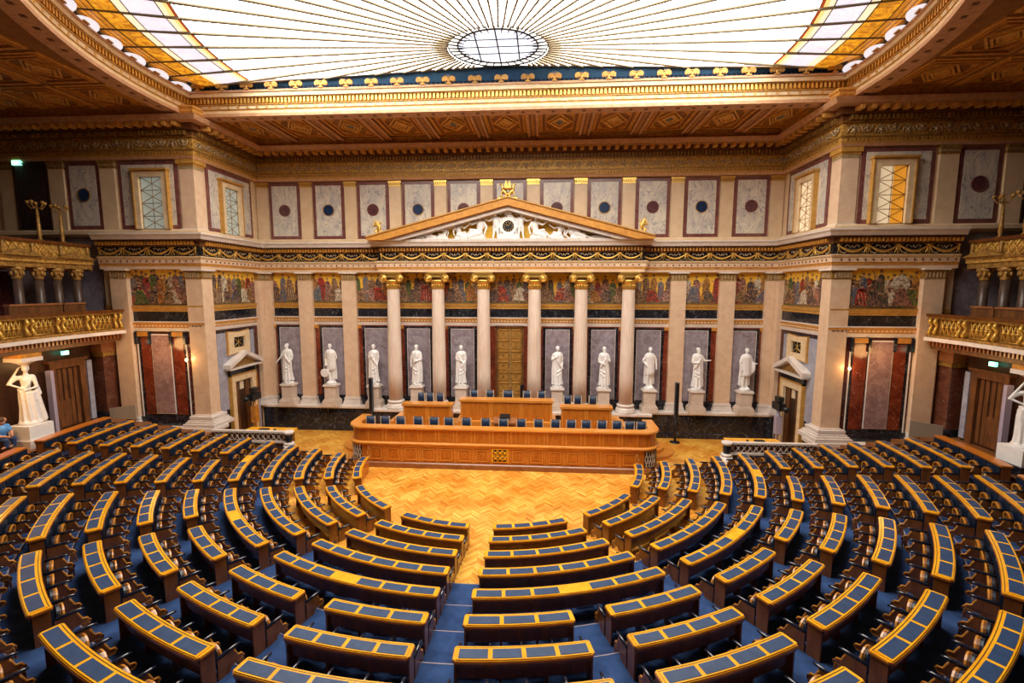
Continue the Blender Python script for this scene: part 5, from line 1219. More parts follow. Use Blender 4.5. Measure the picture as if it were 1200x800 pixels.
# side fences, tables, tall slim loudspeakers
for s in (-1, 1):
    n = SIDE[s]; Y = -5.05; x0, x1 = 9.35, 12.9
    t = thing('balustrade', 'cream lattice balustrade with black end post in front of the %s wing' % n, 'balustrade', (s*11, Y, 0))
    q = MB(); q.box(s*x0, s*x1, Y-.05, Y+.10, .0, .86); q.build('base_wall', 'dark_wood', t)
    q = MB(); q.box(s*x0, s*x1, Y-.07, Y+.12, .86, .95); q.box(s*x0, s*x1, Y-.07, Y+.12, 1.30, 1.38); q.build('rail', 'white_stone', t)
    q = MB(); m = 14
    for i in range(m):
        a = x0+.1+(x1-x0-.2)*i/m; c = x0+.1+(x1-x0-.2)*(i+1)/m
        q.tube([(s*a, Y, .95), (s*c, Y, 1.30)], .022, 4); q.tube([(s*c, Y, .95), (s*a, Y, 1.30)], .022, 4); q.ell((s*(a+c)/2, Y, 1.125), .05, .03, .05, 6, 4)
    q.build('lattice', 'white_stone', t)
    q = MB(); q.box(s*x0, s*x1, Y+.03, Y+.05, .95, 1.30); q.build('backing', 'brown_wood', t)
    q = MB(); q.mi = 1; q.lathe([(.22, .78), (.22, .88), (.17, .90)], s*x0, Y, 20); q.mi = 0; q.lathe([(.13, .90), (.15, 1.0), (.15, 1.18), (.13, 1.26)], s*x0, Y, 20); q.mi = 1; q.lathe([(.17, 1.26), (.22, 1.30), (.22, 1.38), (.18, 1.41)], s*x0, Y, 20); q.lathe([(.24, 0), (.24, .78)], s*x0, Y, 20)
    q.build('end_post', ['black_marble', 'white_stone'], t)
    t = thing('clerk_table', 'yellow topped clerk table behind the %s balustrade' % n, 'table', (s*10.6, -3.9, 0))
    q = MB(); q.box(s*9.75, s*12.0, -4.5, -3.6, 1.02, 1.10); q.build('top', 'desk_wood', t)
    q = MB(); q.box(s*9.85, s*11.9, -4.4, -3.7, 0, 1.02); q.build('body', 'bench_wood', t)
    o = MB(); o.box(s*10.9, s*11.3, -4.2, -3.95, 1.10, 1.16); o.box(s*10.55, s*10.63, -4.1, -4.0, 1.10, 1.16); o = o.build('desk_telephone', 'black'); tag(o, 'small black telephone on the %s clerk table' % n, 'telephone')
    X = s*8.05 if s > 0 else -7.25; t = thing('column_loudspeaker', 'tall slim grey column loudspeaker standing %s of the rostrum' % n, 'loudspeaker', (X+(.32 if s > 0 else 0), -1.05, 0))
    X = 8.37 if s > 0 else -7.10
    q = MB(); q.box(X-.09, X+.09, -1.2, -1.02, 1.25, 3.05); q.build('cabinet', 'speaker_grey', t)
    q = MB(); q.box(X-.075, X+.075, -1.215, -1.2, 1.3, 3.0); q.build('grille', 'black', t)
    q = MB(); q.tube([(X, -1.1, .03), (X, -1.1, 1.26)], .05, 8); q.lathe([(.25, 0), (.25, .03), (.06, .06)], X, -1.1, 16); q.build('stand', 'black', t)
    # broadcast camera in the side door
    cxm = s*12.75; cym = -2.15; t = thing('broadcast_camera', 'black broadcast camera on a pedestal in front of the %s side door' % n, 'camera', (cxm, cym, 0))
    q = MB(); q.box(cxm-.16, cxm+.16, cym-.35, cym+.35, 2.05, 2.38); q.box(cxm-.12, cxm+.12, cym-.2, cym+.2, 2.44, 2.66); q.box(cxm-.1, cxm+.1, cym-.12, cym+.12, 2.36, 2.46); q.build('body', 'black', t)
    q = MB(); q.tube([(cxm, cym-.35, 2.2), (cxm, cym-.75, 2.2)], [.10, .13], 12); q.build('lens', 'black', t)
    q = MB(); q.tube([(cxm, cym, 2.05), (cxm, cym, .3)], [.07, .07], 10); q.box(cxm-.13, cxm+.13, cym-.13, cym+.13, .9, 1.75); q.build('pedestal_column', 'lilac_panel' if s > 0 else 'seat_wood', t)
    q = MB()
    for k in range(3): a = k*2*pi/3; q.tube([(cxm, cym, .35), (cxm+.4*cos(a), cym+.4*sin(a), .05)], .035, 6); q.ell((cxm+.4*cos(a), cym+.4*sin(a), .05), .05, .05, .05, 8, 6)
    q.build('wheeled_base', 'black', t)
t = thing('equipment_tower', 'small black loudspeaker box right of the golden door', 'loudspeaker', (.72, -1.3, 1.36))
q = MB(); q.box(.64, .82, -1.4, -1.2, 1.9, 2.85); q.build('cabinet', 'black', t); q = MB(); q.tube([(.73, -1.3, 1.3), (.73, -1.3, 1.9)], .03, 6); q.build('pole', 'black', t)

# ================================================================== BENCHES
AIS = [0, 15.2, 30.5, 45.5, 60.6, 75.3]; GAP = .35
def blk_angles(r, i, k):
    """k row, i block index from the centre (0..); returns start and end angle"""
    if k <= 5: lines = [0, 30.5, 60.6, None]
    else: lines = AIS+[None]
    a0 = radians(lines[i])+math.asin(GAP/r)
    a1 = radians(lines[i+1])-math.asin(GAP/r) if lines[i+1] is not None else radians(87.3)
    return a0, a1
def npads(k, i):
    return {1: 4, 2: 5, 3: 5, 4: 6, 5: 6, 6: 3, 7: 4, 8: 4, 9: 4, 10: 5, 11: 5, 12: 5}[k]
def pol(r, a, z): return (r*sin(a), YC-r*cos(a), z)
# shared small meshes (local: +y points inwards to the rostrum, x tangential)
def seat_mesh():
    q = MB(); n = 12; tilt = radians(84); L = .38; w = .215
    O = [(-w, 0)]+[(-w*cos(pi*i/n)*1.0, L-.20+.20*sin(pi*i/n)) for i in range(n+1)]+[(w, 0)]
    I = [(-w+.05, .045)]+[((-w+.05)*cos(pi*i/n), L-.20+.155*sin(pi*i/n)) for i in range(n+1)]+[(w-.05, .045)]
    def F(a, l, d): return (a, l*cos(tilt)+d*sin(tilt), l*sin(tilt)-d*cos(tilt))
    q.mi = 0; q.ring(O, I, F, -.03, .035); q.mi = 2; q.prism(O, F, -.028, .005)
    P = [(-.11, .02), (-.12, .10), (-.06, .16), (.06, .16), (.12, .10), (.11, .02)]; q.mi = 1; q.prism(P, F, .005, .030)  # pale cream inset low on the inner face of the plate
    q.mi = 0
    for e in (-1, 1): q.tube([F(e*.20, .0, 0), F(e*.21, -.05, .02), F(e*.20, -.10, .06)], .02, 6)
    return q, O, F
sq, O_, F_s = seat_mesh()
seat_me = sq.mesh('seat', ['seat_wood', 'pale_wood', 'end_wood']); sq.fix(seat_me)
q = MB(); C_ = [(a*.86, .03+l*.90) for a, l in O_]; q.prism(C_, F_s, -.075, -.028); cush_me = q.mesh('cushion', 'seat_leather'); q.fix(cush_me)
q = MB(); q.tube([(0, .02, 0), (0, .36, .0), (0, .42, -.01)], [.028, .028, .020], 10); arm_me = q.mesh('armrest_pad', 'arm_leather'); q.fix(arm_me)
q = MB(); P = [(0, -.03), (.30, -.03), (.33, -.08), (.35, -.19), (.43, -.21), (.47, -.26), (.44, -.31), (.36, -.30), (.20, -.33), (0, -.34)]; q.mi = 1; q.prism(P, lambda y, z, d: (d, y, z), -.013, .013); q.mi = 0
q.tube([(0, .31, -.05), (0, .34, -.12), (0, .37, -.20), (0, .44, -.215), (0, .468, -.26), (0, .43, -.305), (0, .34, -.30)], .021, 6); arms_me = q.mesh('armrest', ['seat_wood', 'bench_wood']); q.fix(arms_me)
# end panel with oval opening and scroll foot
q = MB(); oc = (.30, -.40)
Oq = [(oc[0]+.085*cos(2*pi*i/16), oc[1]+.10*sin(2*pi*i/16)) for i in range(16)]
Pq = [(oc[0]+.15*cos(2*pi*i/16), oc[1]+.15*sin(2*pi*i/16)) for i in range(16)]
q.ring(Pq, Oq, lambda y, z, d: (d, y, z), -.018, .018)
q.prism([(0, -.54), (.17, -.54), (.17, -.27), (.46, -.27), (.43, -.21), (.35, -.20), (.32, -.03), (0, -.03)], lambda y, z, d: (d, y, z), -.018, .018)
q.prism([(0, -.54), (.50, -.54), (.50, -.50), (.0, -.47)], lambda y, z, d: (d, y, z), -.02, .02)
q.tube([(0, .0, -.25), (0, .44, -.25), (0, .49, -.28), (0, .48, -.34)], .020, 6); q.tube([(0, .46, -.30), (0, .47, -.52)], .018, 6)
endw_me = q.mesh('end_wing', 'end_wood'); q.fix(endw_me)
def add_obj(name, me, parent, loc, rz):
    o = bpy.data.objects.new(name, me); COL.objects.link(o); o.parent = parent; o.location = loc; o.rotation_euler = (0, 0, rz); return o
NUM = {3: 'three', 4: 'four', 5: 'five', 6: 'six'}
def bench(k, i, s):
    r = rk(k); h = HT[k]; z0 = zk(k); a0, a1 = blk_angles(r, i, k)
    if s < 0: a0, a1 = -a1, -a0
    am = (a0+a1)/2; n = npads(k, i)
    vis = False
    for a in (a0, (a0+am)/2, am, (am+a1)/2, a1):
        for rr_, zz in ((r-.45, h-.3), (r+.3, h)):
            p = proj(pol(rr_, a, zz))
            if p and -8 < p[0] < 1208 and p[1] < 808: vis = True
    if not vis: return
    last = k == 12
    lab = '%s desk bench, %s row from the rostrum, %s block %s of centre aisle' % ('plain-topped' if last else NUM[n]+'-pad curved', ORD[k], ORD[i+1], SIDE[s])
    base = pol(r+.1, am, z0); t = thing('desk_bench', lab, 'desk', base, 'curved desk benches of the chamber')
    ns = max(6, int((a1-a0)*r/.16))
    e = .02/r
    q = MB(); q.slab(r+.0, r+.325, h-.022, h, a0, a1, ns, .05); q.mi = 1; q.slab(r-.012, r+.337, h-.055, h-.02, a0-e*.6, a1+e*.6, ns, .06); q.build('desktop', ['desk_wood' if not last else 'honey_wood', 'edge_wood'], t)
    if not last:
        q = MB(); q.sector(r+.055, r+.31, h, h+.018, a0+2.2*e, a1-2.2*e, ns); q.build('writing_board', 'desk_wood', t)
        q = MB(); q.sector(r+.030, r+.040, h, h+.004, a0+2*e, a1-2*e, ns); q.build('pencil_groove', 'dark_gap', t)
        gap = .62/r if k == 5 else 0; u = a1-a0-.10/r-gap; pw = u/n
        for j in range(n):
            c = a0+.05/r+pw*(j+.5)+(gap if (k == 5 and j >= n/2) else 0); hw = pw*.5-.038/r
            q = MB(); q.sector(r+.085, r+.285, h+.018, h+.024, c-hw, c+hw, 4); q.build('writing_pad', 'pad_leather', t)
    # carcass
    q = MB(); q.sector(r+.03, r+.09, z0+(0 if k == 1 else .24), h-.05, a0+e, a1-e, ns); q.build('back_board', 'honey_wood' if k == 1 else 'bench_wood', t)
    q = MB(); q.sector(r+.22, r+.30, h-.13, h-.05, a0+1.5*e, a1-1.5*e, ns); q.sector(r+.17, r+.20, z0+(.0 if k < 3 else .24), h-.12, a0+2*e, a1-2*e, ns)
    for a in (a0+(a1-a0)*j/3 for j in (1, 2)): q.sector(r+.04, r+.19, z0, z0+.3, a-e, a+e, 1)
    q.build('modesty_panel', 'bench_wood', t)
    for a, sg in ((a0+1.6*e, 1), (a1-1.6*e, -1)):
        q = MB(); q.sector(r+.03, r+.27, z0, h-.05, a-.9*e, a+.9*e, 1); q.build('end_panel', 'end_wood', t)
    nx = n if not last else n
    if k > 1:
        pw = (a1-a0)/nx; bz = z0-.02
        for j in range(nx):
            c = a0+pw*(j+.5); q = MB(); q.sector(r-.012, r+.03, z0+.22, h-.07, c-pw*.5+.022/r, c+pw*.5-.022/r, 4); q.build('backrest', 'seat_leather', t)
        for j in range(nx+1):
            c = a0+pw*j; c = min(max(c, a0+1.2*e), a1-1.2*e)
            P0 = Vector(pol(r+.0, c, h-.27))-Vector(base)
            o = add_obj('armrest', arms_me, t, P0, c); add_obj('armrest_pad', arm_me, o, (0, 0, 0), 0)
            if j in (0, nx): add_obj('end_wing', endw_me, t, Vector(pol(r+.0, c, h-.27))-Vector(base), c)
        for j in range(nx):
            c = a0+pw*(j+.5); P0 = Vector(pol(r-.11, c, z0+.10))-Vector(base)
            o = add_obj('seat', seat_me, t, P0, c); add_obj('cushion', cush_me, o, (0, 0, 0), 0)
    else:
        m = 2*n
        for j in range(m):
            c = a0+(a1-a0)*(j+.5)/m; q = MB(); w_ = (a1-a0)/m*.38; q.sector(r+.015, r+.03, .12, h-.12, c-w_, c+w_, 3); q.build('front_panel', 'honey_wood', t)
for k in range(1, 13):
    for i in range(3 if k <= 5 else 6):
        if k == 12 and i < 4: continue
        for s in (-1, 1): bench(k, i, s)

# ================================================================== GALLERIES
AE = 1.05
def g_sec(mb, s, r0, r1, z0, z1, a0, a1, n=None):        # a measured from the +-X axis towards the viewer
    A0, A1 = pi/2-a0, pi/2-a1
    mb.sector(r0, r1, z0, z1, s*A0, s*A1, n or max(2, int(abs(a1-a0)*r1/.4)))
def gp(s, r, a, z): return (s*r*cos(a), YC-r*sin(a), z)
for s in (-1, 1):
    n = SIDE[s]
    # ambulatory wall
    b = MB(); g_sec(b, s, 20.6, 21.0, 0, 8.3, -.0, AE); struct('wall_%s' % n, b, 'dark_red_marble', 'curved dark marble wall behind the %s gallery' % n)
    b = MB(); g_sec(b, s, 17.15, 20.6, 5.25, 5.62, -.02, AE); struct('floor', b, 'brown_wood', 'floor of the lower %s gallery' % n)
    b = MB(); g_sec(b, s, 18.35, 20.6, 8.35, 8.6, -.06, AE); struct('floor', b, 'brown_wood', 'floor of the upper %s gallery' % n)
    # lower balcony
    t = thing('balcony_front', 'gilded lattice balcony front of the lower %s gallery' % n, 'balcony', gp(s, 17.0, .1, 5.62))
    a0 = -.055
    q = MB(); g_sec(q, s, 16.85, 17.2, 5.62, 5.76, a0, AE); q.build('white_edge', 'white_stone', t)
    q = MB(); g_sec(q, s, 16.9, 17.2, 5.76, 5.86, a0, AE); g_sec(q, s, 16.92, 17.14, 6.50, 6.58, a0, AE); q.build('gilt_moulding', 'gold_dark', t)
    q = MB(); g_sec(q, s, 16.86, 17.2, 6.58, 6.68, a0, AE); q.build('hand_rail', 'bench_wood', t)
    q = MB(); g_sec(q, s, 17.08, 17.12, 5.86, 6.5, a0, AE); q.build('backing', 'gold_dark', t)
    q = MB(); g_sec(q, s, 17.15, 17.5, 5.27, 5.62, a0, AE)
    q.mi = 1; m = int(AE*17.1/.16)
    for i in range(m): g_sec(q, s, 17.05, 17.15, 5.42, 5.58, a0+(AE-a0)*i/m, a0+(AE-a0)*(i+.5)/m, 1)
    q.build('soffit_beam', ['brown_wood', 'plinth_wood'], t)
    st = .0745; m = 7
    for i in range(m):
        a = a0+.012+i*st
        q = MB(); c0, c1 = a+.018, a+st-.012; nn = 4
        def P(u, z): aa = c0+(c1-c0)*u; return gp(s, 17.02, aa, z)
        for j in range(nn):
            u0, u1 = j/nn, (j+1)/nn
            q.tube([P(u0, 5.88), P(u1, 6.5)], .018, 4); q.tube([P(u1, 5.88), P(u0, 6.5)], .018, 4)
            q.tube([P(u0, 5.88), P((u0+u1)/2, 6.19)], .015, 4); q.tube([P((u0+u1)/2, 6.19), P(u0, 6.5)], .015, 4); q.ell(P((u0+u1)/2, 6.19), .05, .05, .05, 6, 5)
        q.tube([P(0, 5.9), P(1, 5.9)], .02, 4); q.tube([P(0, 6.48), P(1, 6.48)], .02, 4); q.tube([P(0, 6.19), P(1, 6.19)], .012, 4)
        q.build('lattice_panel', 'gold_leaf', t)
        q = MB()
        for d_ in (-.004, .010):
            aa = a+d_; q.tube([gp(s, 16.97, aa, 5.88), gp(s, 16.90, aa, 5.95), gp(s, 16.95, aa, 6.1), gp(s, 17.0, aa, 6.22), gp(s, 16.90, aa, 6.36), gp(s, 16.95, aa, 6.5)], [.05, .065, .05, .045, .075, .05], 8)
        q.build('scroll_baluster', 'gold_leaf', t)
    # upper balcony
    t = thing('balcony_front', 'gilded balcony front of the upper %s gallery with little pediments' % n, 'balcony', gp(s, 18.25, .1, 8.6))
    a0 = -.05
    q = MB(); g_sec(q, s, 18.15, 18.5, 8.42, 8.62, a0, AE); q.mi = 1; g_sec(q, s, 18.08, 18.5, 8.62, 8.76, a0, AE); q.mi = 0; g_sec(q, s, 18.02, 18.5, 8.76, 8.86, a0, AE); q.build('entablature', ['gold_dark', 'gold_relief'], t)
    q = MB(); g_sec(q, s, 18.2, 18.3, 8.86, 9.38, a0, AE); q.build('relief_band', 'gold_relief', t)
    q = MB(); g_sec(q, s, 18.1, 18.4, 9.38, 9.5, a0, AE); q.build('hand_rail', 'bench_wood', t)
    for i in range(5):
        a = a0+.012+i*.062
        q = MB()
        def P(u, z): return gp(s, 18.16, a+.05*u, z)
        for j in range(3):
            u0, u1 = j/3, (j+1)/3; q.tube([P(u0, 8.9), P(u1, 9.36)], .016, 4); q.tube([P(u1, 8.9), P(u0, 9.36)], .016, 4)
        q.build('lattice_panel', 'gold_leaf', t)
        q = MB(); q.tube([gp(s, 18.15, a-.004, z) for z in (8.88, 9.0, 9.15, 9.3, 9.37)], [.05, .07, .045, .07, .05], 8); q.build('baluster', 'gold_dark', t)
        if i % 2 == 0:
            q = MB(); A = a+.03; vs = []
            pl = [(-.045, 8.84), (.045, 8.84), (0, 9.12)]
            q.prism(pl, lambda aa, z, d: gp(s, 18.12-d, A+aa, z), 0, .18); q.build('small_pediment', 'gold_dark', t)
    # gallery columns
    for i, a in enumerate((.0, .045, .055+.03, .085+.045, .20, .24)):
        pos = gp(s, 18.35, a-.02, 5.62); t = thing('gallery_column', 'dark marble gallery column with gilt capital, %s from the %s wing' % (ORD[i+1], n), 'column', pos)
        q = MB(); q.lathe([(.22, 5.62), (.22, 5.75), (.17, 5.82)], pos[0], pos[1], 16); q.build('base', 'gold_dark', t)
        q = MB(); q.lathe([(.16, 5.82), (.16, 6.8), (.14, 7.95)], pos[0], pos[1], 20); q.build('shaft', 'gallery_shaft', t)
        q = MB(); q.lathe([(.15, 7.95), (.17, 8.0), (.15, 8.1), (.20, 8.25), (.25, 8.34), (.25, 8.42)], pos[0], pos[1], 12)
        for j in range(8): th = j*pi/4; q.ell((pos[0]+.18*cos(th), pos[1]+.18*sin(th), 8.18), .05, .05, .10, 6, 5); q.ell((pos[0]+.22*cos(th+.4), pos[1]+.22*sin(th+.4), 8.33), .05, .05, .05, 6, 5)
        q.build('capital', 'gold_dark', t)
    # gallery seats behind the lower rail
    for i, (a, w) in enumerate(((.03, .026), (.12, .06))):
        t = thing('gallery_bench', 'brown panelled gallery bench behind the lower %s rail, %s from the wing' % (n, ORD[i+1]), 'bench', gp(s, 17.7, a, 5.62))
        q = MB(); g_sec(q, s, 17.6, 17.75, 5.62, 6.95, a-w, a+w); q.build('back', 'brown_wood', t); q = MB(); g_sec(q, s, 17.56, 17.8, 6.95, 7.02, a-w, a+w); q.build('cap_rail', 'plinth_wood', t)
    # candelabra
    for i, (px_, a) in enumerate(((0, .035), (0, .085))):
        p0 = gp(s, 18.3, a-.03, 9.5); t = thing('candelabrum', 'thin gilt candelabrum on the upper %s gallery rail, %s from the wing' % (n, ORD[i+1]), 'lamp', p0)
        q = MB(); q.tube([(p0[0], p0[1], 9.5), (p0[0], p0[1], 9.6), (p0[0], p0[1], 9.7), (p0[0], p0[1], 10.9)], [.12, .05, .08, .03], 8); q.build('stem', 'gold_dark', t)
        q = MB()
        for j in range(5): th = j*2*pi/5; q.tube([(p0[0], p0[1], 10.8), (p0[0]+.15*cos(th), p0[1]+.15*sin(th), 10.72), (p0[0]+.26*cos(th), p0[1]+.26*sin(th), 10.88)], .018, 5); q.lathe([(.03, 10.88), (.07, 10.95), (.06, 11.02)], p0[0]+.26*cos(th), p0[1]+.26*sin(th), 8)
        q.build('arms', 'gold_dark', t)
    # ground level: marble pier, doorway
    t = thing('marble_pier', 'red brown marble pier under the end of the %s gallery' % n, 'pier', (s*18.25, -5.0, 1.8))
    q = MB(); q.box(s*17.72, s*18.35, -5.05, -4.37, 2.1, 4.6); q.build('shaft', 'brown_marble', t)
    q = MB(); q.box(s*17.62, s*18.42, -5.12, -4.36, 1.8, 2.1); q.build('base', 'black_marble', t)
    q = MB(); q.mi = 0; q.box(s*17.66, s*18.4, -5.1, -4.36, 4.6, 4.8); q.mi = 1; q.box(s*17.6, s*19.2, -5.2, -4.36, 4.8, 5.25); q.build('capital', ['gold_dark', 'plinth_wood'], t)
    b = MB(); g_sec(b, s, 18.1, 18.4, 1.8, 5.25, -.02, AE); struct('wall_%s' % n, b, 'dark_wood', 'dark panelled wall below the %s gallery' % n)
    q = MB(); g_sec(q, s, 18.0, 18.1, 1.9, 4.5, -.018, -.006); o = q.build('trim_10', 'blue_marble'); tag(o, 'narrow blue grey marble strip beside the %s doorway' % n, 'room', kind='structure')
    t = thing('door_%d' % (6 if s < 0 else 7), 'brown wooden double doorway under the %s gallery' % n, 'door', gp(s, 18.1, .07, 1.8), kind='structure')
    q = MB(); g_sec(q, s, 17.95, 18.1, 1.8, 4.6, .0, .014); g_sec(q, s, 17.95, 18.1, 1.8, 4.6, .070, .084); g_sec(q, s, 17.95, 18.1, 4.35, 4.6, .0, .084); g_sec(q, s, 17.9, 18.1, 4.6, 4.7, -.004, .088); q.build('frame', 'brown_wood', t)
    q = MB(); q.mi = 0; g_sec(q, s, 18.07, 18.1, 1.8, 4.35, .014, .070); q.mi = 1
    for c in (.022, .034, .048, .060): g_sec(q, s, 18.03, 18.07, 1.9, 4.3, c-.004, c+.004)
    g_sec(q, s, 18.02, 18.07, 1.9, 3.0, .040, .068); q.build('door_leaf', ['dark_wood', 'brown_wood'], t)
    q = MB(); g_sec(q, s, 17.75, 17.95, 1.85, 4.35, .088, .096); q.build('lit_leaf_edge', 'lilac_panel', t)  # lilac tone paints the light caught by the leaf's edge
    # exit signs
    p0 = gp(s, 17.95, .045, 4.95); t = thing('exit_sign', 'small glowing green exit sign over the doorway under the %s gallery' % n, 'sign', p0)
    q = MB(); g_sec(q, s, 17.88, 17.96, 4.88, 5.04, .040, .055); q.build('housing', 'sign_green', t); q = MB(); g_sec(q, s, 17.865, 17.885, 4.91, 5.01, .042, .051); q.build('pictogram', 'sign_white', t)
    # grey board screen at the end of the last row
    q = MB(); q.prism([(-5.35, 1.75), (-4.85, 1.75), (-4.85, 2.75), (-5.35, 2.75)], lambda y, z, d: (d, y, z), s*15.6, s*15.6+s*.05)
    q = MB(); Y = -5.05; q.prism([(s*16.35, 1.79), (s*17.6, 1.79), (s*17.6, 2.25), (s*16.35, 2.45)], lambda a, z, d: (a, d, z), Y, Y-.05); o = q.build('screen_board', 'board_grey'); tag(o, 'plain grey board screen behind the last %s benches' % n, 'screen')
    # small lamps added to stand for warm glints on the polished marble
    p0 = (s*(WX+.82), WY-.20, 4.42); t = thing('wall_lamp', 'small added brass lamp standing for a warm glint beside the %s corner pier' % n, 'lamp', p0)
    q = MB(); q.tube([(p0[0], WY+.02, p0[2]-.1), (p0[0], WY-.12, p0[2]-.12), (p0[0], WY-.18, p0[2]-.03)], .012, 6); q.build('arm', 'gold_dark', t); q = MB(); q.ell(p0, .045, .045, .06, 10, 8); q.build('glint_bulb', 'glint_bulb', t)
    lamp('glint_fill', 'POINT', (p0[0], p0[1]-.12, p0[2]), 10, WARM, .06)  # warm point light added next to the glint lamp
    lamp('warm_fill', 'POINT', (s*15.4, -5.5, 5.0), 45, WARM, .3)  # unseen point light added for the orange glow on the wing's gilt moulding
    lamp('warm_fill', 'POINT', gp(s, 17.55, .12, 4.7), 8, WARM, .2)  # unseen warm point light added under the gallery
# exit sign high on the left wing wall
t = thing('exit_sign', 'small glowing exit sign high on the left wing wall', 'sign', (-21.4, WY-.1, 13.05))
q = MB(); q.box(-21.62, -21.22, WY-.16, WY-.05, 12.98, 13.18); q.build('housing', 'sign_green', t); q = MB(); q.box(-21.57, -21.32, WY-.175, WY-.155, 13.02, 13.14); q.build('pictogram', 'sign_white', t)
# glowing projection panels in the left gallery
for i, (a, m, w) in enumerate(((.205, 'screen_blue', 'blue white'), (.185, 'screen_blue', 'white blue'), (.165, 'screen_rose', 'reddish'))):
    q = MB(); g_sec(q, -1, 19.2, 19.25, 6.2, 8.2, a, a+.007, 1); o = q.build('light_tube', m); tag(o, '%s lit upright light strip deep in the left gallery' % w, 'light')

# ================================================================== CARYATIDS
def caryatid(s):
    cx, cy = s*17.15, -8.65
    t = thing('caryatid_plinth', 'pale block plinth under the %s gallery figure' % SIDE[s], 'plinth', (cx, cy, 1.8))
    q = MB(); q.box(cx-.42, cx+.42, cy-.42, cy+.42, 2.1, 2.62); q.build('block', 'statue_marble', t); q = MB(); q.box(cx-.5, cx+.5, cy-.5, cy+.5, 1.8, 2.1); q.build('foot', 'black_marble' if s > 0 else 'white_stone', t)
    z = 2.66; H_ = 2.12; q = MB(); Z = lambda u: z+u*H_; f = -s                      # faces the chamber (towards -s x) and viewer
    q.lathe([(.32, 2.62), (.33, 2.70), (.30, 2.74)], cx, cy, 18)
    # local axes: forward d, side w
    d = Vector((-s*.55, -.83, 0)); w = Vector((d.y, -d.x, 0))*(-1)
    def P(a, b_, u): v = Vector((cx, cy, Z(u)))+w*a+d*b_; return tuple(v)
    q.capsule(P(.08, 0, .50), P(.10, .10, .27), .12, .085); q.capsule(P(.10, .10, .27), P(.11, .02, .04), .08, .05); q.capsule(P(-.08, 0, .50), P(-.08, .02, .27), .12, .085); q.capsule(P(-.08, .02, .27), P(-.07, 0, .04), .08, .05)
    q.capsule(P(.11, .02, .03), P(.13, .18, .015), .05, .04); q.capsule(P(-.07, 0, .03), P(-.08, .16, .015), .05, .04)
    q.capsule(P(.0, 0, .50), P(-.02, 0, .62), .15, .12); q.capsule(P(-.02, 0, .62), P(0, .01, .76), .12, .16); q.capsule(P(-.19, 0, .80), P(.18, 0, .81), .085, .085); q.capsule(P(0, 0, .78), P(.02, .02, .90), .10, .055)
    head(q, P(.03, .03, .955), 1.2, turn=atan2(d.x, -d.y)+.4)
    robe(q, cx, cy, z, H_, amp=.16, nf=9, tw=.7, ph=1, hip=0, top=.50, bot=.03, flat=.9)
    for k in range(0):
        a = -.17+.34*k/8; q.capsule(P(a, .12-1.5*a*a, .55-.05*sin(k)), P(a*1.05+.03, .10+.03*sin(k*2), .06+.03*sin(k*1.7)), .045, .05)
    q.tube([P(-.22, .02, .60), P(-.12, .15, .56), P(.02, .18, .50), P(.15, .14, .44), P(.24, .02, .40)], .05, 8); q.tube([P(-.20, .05, .52), P(0, .20, .42), P(.18, .13, .30)], .035, 8); q.tube([P(-.16, .10, .40), P(.02, .20, .28), P(.18, .12, .16)], .03, 8); q.tube([P(.17, .06, .80), P(.10, .15, .68), P(-.05, .16, .60)], .04, 8)
    q.capsule(P(.24, -.05, .55), P(.34, -.12, .05), .07, .12); q.capsule(P(.2, -.08, .75), P(.3, -.1, .5), .06, .07)
    # raised left arm to the head, right arm across the waist
    arm(q, P(-.22, 0, .80), P(-.46, .05, .70), P(-.20, .02, .93), 1.15, sleeve=False)
    arm(q, P(.21, 0, .80), P(.30, .06, .63), P(.08, .18, .60), 1.15, sleeve=False)
    q.capsule(P(-.45, .05, .70), P(-.10, .16, .63), .04, .035)
    o = q.build('caryatid', 'statue_marble', None, remesh=.022); tag(o, 'large pale draped stone figure carrying the %s gallery on its head' % SIDE[s], 'statue')
    t = thing('gallery_bracket', 'gilt lit capital block resting on the %s draped figure' % SIDE[s], 'bracket', (cx, cy, 4.85))
    q = MB(); q.lathe([(.13, 4.82), (.16, 4.86), (.28, 4.92), (.33, 4.98)], cx, cy, 16); q.box(cx-.36, cx+.36, cy-.36, cy+.36, 4.96, 5.10); q.build('echinus', 'white_stone', t)
    q = MB(); q.box(cx-.34, cx+.34, cy-.34, cy+.34, 5.10, 5.25); q.build('block', 'orange_gold', t)
for s in (-1, 1): caryatid(s)
lamp('caryatid_fill', 'POINT', (-16.6, -10.6, 4.7), 150, (1, .55, .2), .2)  # unseen point light added to warm the left figure

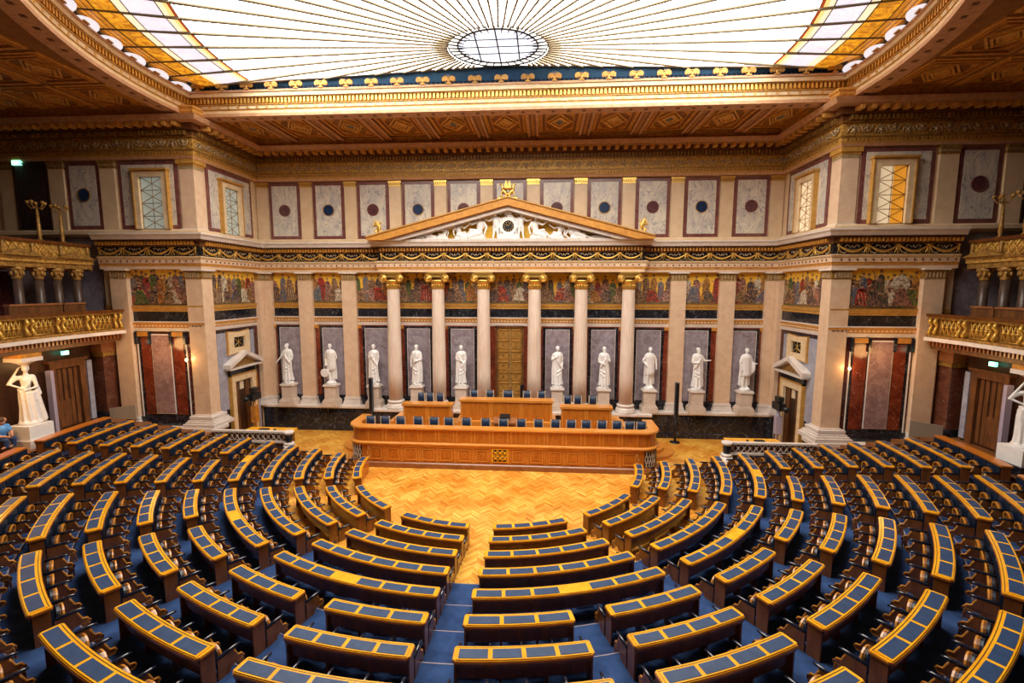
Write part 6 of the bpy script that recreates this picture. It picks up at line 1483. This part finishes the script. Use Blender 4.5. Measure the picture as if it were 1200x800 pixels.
# ================================================================== PERSON at the left edge
px, py, pz = -17.25, -9.62, 1.86
per = thing('person', 'person in a light blue and white shirt seated at the left edge, leaning forward', 'person', (px, py, pz))
J = dict(pel=(px, py, pz+.48), che=(px+.10, py+.02, pz+.82), nec=(px+.14, py+.02, pz+.98), head=(px+.18, py+.02, pz+1.12), sl=(px+.10, py-.17, pz+.90), sr=(px+.10, py+.19, pz+.90), el=(px+.20, py-.24, pz+.66), er=(px+.22, py+.24, pz+.68), hl=(px+.40, py-.10, pz+.60), hr=(px+.40, py+.10, pz+.62),
         pl=(px, py-.09, pz+.46), pr=(px, py+.10, pz+.46), kl=(px+.42, py-.12, pz+.48), kr=(px+.42, py+.12, pz+.48), fl=(px+.40, py-.12, pz+.25), fr=(px+.40, py+.12, pz+.25))
q = MB(); nude(q, J); q.build('body', 'skin', per, remesh=.014)
q = MB(); q.capsule((px-.01, py, pz+.52), J['che'], .165, .185); q.capsule(J['sl'], J['sr'], .10, .10); q.capsule(J['sl'], (px+.16, py-.21, pz+.76), .085, .075); q.capsule(J['sr'], (px+.17, py+.22, pz+.77), .085, .075); q.build('shirt', 'shirt_blue', per, remesh=.018)
q = MB(); q.capsule((px-.02, py-.02, pz+.50), (px+.03, py, pz+.66), .185, .19); q.build('shirt_hem', 'shirt_white', per, remesh=.018)
q = MB(); 
for e in 'lr': q.capsule(J['p'+e], J['k'+e], .115, .085); q.capsule(J['k'+e], J['f'+e], .08, .065)
q.build('trousers', 'denim', per, remesh=.018)
q = MB(); q.ell((J['head'][0]-.03, J['head'][1], J['head'][2]+.045), .125, .125, .12); q.capsule((J['head'][0]-.06, py+.02, pz+1.14), (J['head'][0]-.08, py+.02, pz+1.02), .07, .05); q.build('hair', 'hair_brown', per)
st_ = thing('stool', 'plain dark stool under the person at the left edge', 'stool', (px, py, 1.8))
q = MB(); q.box(px-.2, px+.2, py-.2, py+.2, 1.93, 1.98); q.build('seat', 'dark_wood', st_)
for ex, ey in ((-1, -1), (1, -1), (-1, 1), (1, 1)):
    q = MB(); q.tube([(px+ex*.17, py+ey*.17, 1.80), (px+ex*.15, py+ey*.15, 1.94)], .02, 6); q.build('leg', 'dark_wood', st_)
